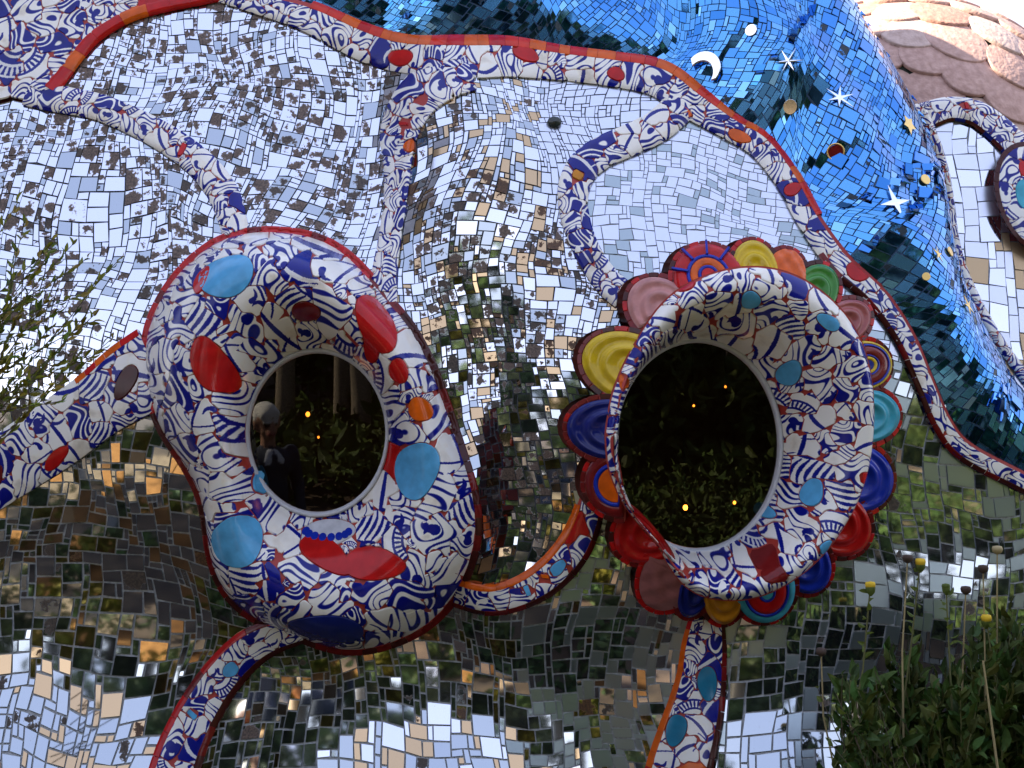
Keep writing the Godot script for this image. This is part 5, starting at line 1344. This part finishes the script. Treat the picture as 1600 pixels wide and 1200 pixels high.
# ---------------------------------------------------------------- the visitor whose reflection stands in the left window
func visitor():
	var at := Vector3(-1.885, 0.0, 4.1)
	var t := thing("person", "white-haired person in a dark jacket, mirrored at the left side of the swollen window", "person", Transform3D(Basis(Vector3.UP, -0.55), at))
	# bones: a, b, radius a, radius b, colour index (0 skin, 1 jacket, 2 trousers, 3 shoes, 4 hair)
	var bones := []
	bones.append([Vector3(0, 0.98, 0), Vector3(0, 1.14, -0.005), 0.150, 0.140, 1]); bones.append([Vector3(-0.07, 1.32, 0), Vector3(0.07, 1.32, 0), 0.125, 0.125, 1])
	bones.append([Vector3(0, 1.14, 0), Vector3(0, 1.36, 0), 0.14, 0.12, 1]); bones.append([Vector3(0, 1.44, -0.005), Vector3(0, 1.54, -0.015), 0.06, 0.055, 0])
	bones.append([Vector3(0, 1.60, -0.02), Vector3(0, 1.66, -0.005), 0.072, 0.092, 0]); bones.append([Vector3(0, 1.565, -0.075), Vector3(0, 1.60, -0.08), 0.030, 0.030, 0])
	bones.append([Vector3(0, 1.618, -0.108), Vector3(0, 1.645, -0.098), 0.016, 0.010, 0])
	for s in [-1.0, 1.0]:
		bones.append([Vector3(s * 0.19, 1.40, 0), Vector3(s * 0.25, 1.13, 0.02), 0.062, 0.050, 1]); bones.append([Vector3(s * 0.25, 1.13, 0.02), Vector3(s * 0.22, 0.92, -0.12), 0.048, 0.038, 1])
		bones.append([Vector3(s * 0.22, 0.91, -0.13), Vector3(s * 0.20, 0.85, -0.18), 0.036, 0.030, 0])
		bones.append([Vector3(s * 0.08, 0.92, 0), Vector3(s * 0.10, 0.50, -0.01), 0.098, 0.066, 2]); bones.append([Vector3(s * 0.10, 0.50, -0.01), Vector3(s * 0.11, 0.09, 0.02), 0.062, 0.044, 2])
		bones.append([Vector3(s * 0.11, 0.045, 0.03), Vector3(s * 0.13, 0.035, -0.15), 0.045, 0.036, 3])
		bones.append([Vector3(s * 0.088, 1.62, 0.0), Vector3(s * 0.088, 1.65, 0.005), 0.016, 0.02, 0])
	bones.append([Vector3(0, 1.70, 0.025), Vector3(0, 1.64, 0.045), 0.098, 0.080, 4]); bones.append([Vector3(0, 1.735, -0.03), Vector3(0, 1.72, 0.03), 0.070, 0.090, 4])
	for s in [-1.0, 1.0]:
		bones.append([Vector3(s * 0.066, 1.70, 0.0), Vector3(s * 0.078, 1.62, 0.03), 0.036, 0.030, 4]); bones.append([Vector3(s * 0.034, 1.648, -0.093), Vector3(s * 0.030, 1.648, -0.094), 0.008, 0.008, 5])
		bones.append([Vector3(s * 0.022, 1.672, -0.098), Vector3(s * 0.05, 1.670, -0.088), 0.009, 0.008, 4])
		bones.append([Vector3(s * 0.02, 1.43, -0.085), Vector3(s * 0.055, 1.36, -0.118), 0.018, 0.018, 6])
	bones.append([Vector3(-0.022, 1.573, -0.103), Vector3(0.022, 1.573, -0.103), 0.008, 0.008, 7])
	bones.append([Vector3(-0.05, 1.722, -0.07), Vector3(0.045, 1.728, -0.07), 0.030, 0.032, 4])
	var tone := [lin(0.42, 0.22, 0.14).srgb_to_linear(), Color(0.015, 0.02, 0.04), Color(0.05, 0.05, 0.06), Color(0.02, 0.015, 0.01), Color(0.65, 0.62, 0.56), Color(0.03, 0.02, 0.015), Color(0.55, 0.56, 0.6), Color(0.30, 0.09, 0.07)]
	var h := 0.015
	var lo := Vector3(-0.36, -0.02, -0.26); var nx := 49; var ny := 124; var nz := 29
	var f := PackedFloat32Array(); f.resize(nx * ny * nz); f.fill(1.0)
	var who := PackedByteArray(); who.resize(nx * ny * nz)
	var bd := PackedFloat32Array(); bd.resize(nx * ny * nz); bd.fill(9.0)
	for b in bones:
		var a: Vector3 = b[0]; var e: Vector3 = b[1]; var rm: float = maxf(b[2], b[3]) + 0.07
		var mn := ((a.min(e) - Vector3.ONE * rm - lo) / h).floor(); var mx := ((a.max(e) + Vector3.ONE * rm - lo) / h).ceil()
		for k in range(maxi(0, int(mn.z)), mini(nz, int(mx.z) + 1)):
			for j in range(maxi(0, int(mn.y)), mini(ny, int(mx.y) + 1)):
				for i in range(maxi(0, int(mn.x)), mini(nx, int(mx.x) + 1)):
					var p := lo + Vector3(i, j, k) * h
					var tt := clampf((p - a).dot(e - a) / (e - a).length_squared(), 0, 1)
					var d := p.distance_to(a.lerp(e, tt)) - lerpf(b[2], b[3], tt)
					var at_ := (k * ny + j) * nx + i
					var kk := 0.03 if b[4] != 0 else 0.015
					var q := maxf(kk - absf(f[at_] - d), 0.0) / kk
					f[at_] = minf(f[at_], d) - q * q * kk * 0.25
					if d < bd[at_]: bd[at_] = d; who[at_] = b[4]
	var vid := {}; var v := PackedVector3Array(); var c := PackedColorArray(); var idx := PackedInt32Array()
	for k in nz - 1:
		for j in ny - 1:
			for i in nx - 1:
				var sum := Vector3.ZERO; var cnt := 0
				var val := []
				for e in 8: val.append(f[((k + (e >> 2)) * ny + j + ((e >> 1) & 1)) * nx + i + (e & 1)])
				for e in [[0, 1], [2, 3], [4, 5], [6, 7], [0, 2], [1, 3], [4, 6], [5, 7], [0, 4], [1, 5], [2, 6], [3, 7]]:
					var va: float = val[e[0]]; var vb: float = val[e[1]]
					if (va < 0) == (vb < 0): continue
					var g := va / (va - vb)
					var pa := Vector3(e[0] & 1, (e[0] >> 1) & 1, e[0] >> 2); var pb := Vector3(e[1] & 1, (e[1] >> 1) & 1, e[1] >> 2)
					sum += pa.lerp(pb, g); cnt += 1
				if cnt:
					vid[(k * ny + j) * nx + i] = v.size()
					v.append(lo + (Vector3(i, j, k) + sum / cnt) * h); c.append(tone[who[(k * ny + j) * nx + i]])
	for k in range(1, nz - 1):
		for j in range(1, ny - 1):
			for i in range(1, nx - 1):
				var q := (k * ny + j) * nx + i
				for ax in 3:
					var step: int = [1, nx, nx * ny][ax]
					if (f[q] < 0) == (f[q + step] < 0): continue
					var s1: int = [nx, nx * ny, 1][ax]; var s2: int = [nx * ny, 1, nx][ax]
					var a = vid.get(q); var b = vid.get(q - s1); var d = vid.get(q - s1 - s2); var e = vid.get(q - s2)
					if a == null or b == null or d == null or e == null: continue
					if f[q] < 0: idx.append_array([a, d, b, a, e, d])
					else: idx.append_array([a, b, d, a, d, e])
	var n := PackedVector3Array(); n.resize(v.size())
	for q in range(0, idx.size(), 3):
		var fn := -(v[idx[q + 1]] - v[idx[q]]).cross(v[idx[q + 2]] - v[idx[q]])
		for e in 3: n[idx[q + e]] += fn
	for q in n.size(): n[q] = n[q].normalized()
	var m := StandardMaterial3D.new(); m.vertex_color_use_as_albedo = true; m.roughness = 0.8
	part(t, "body", arr(v, n, PackedVector2Array(), idx, c), m)
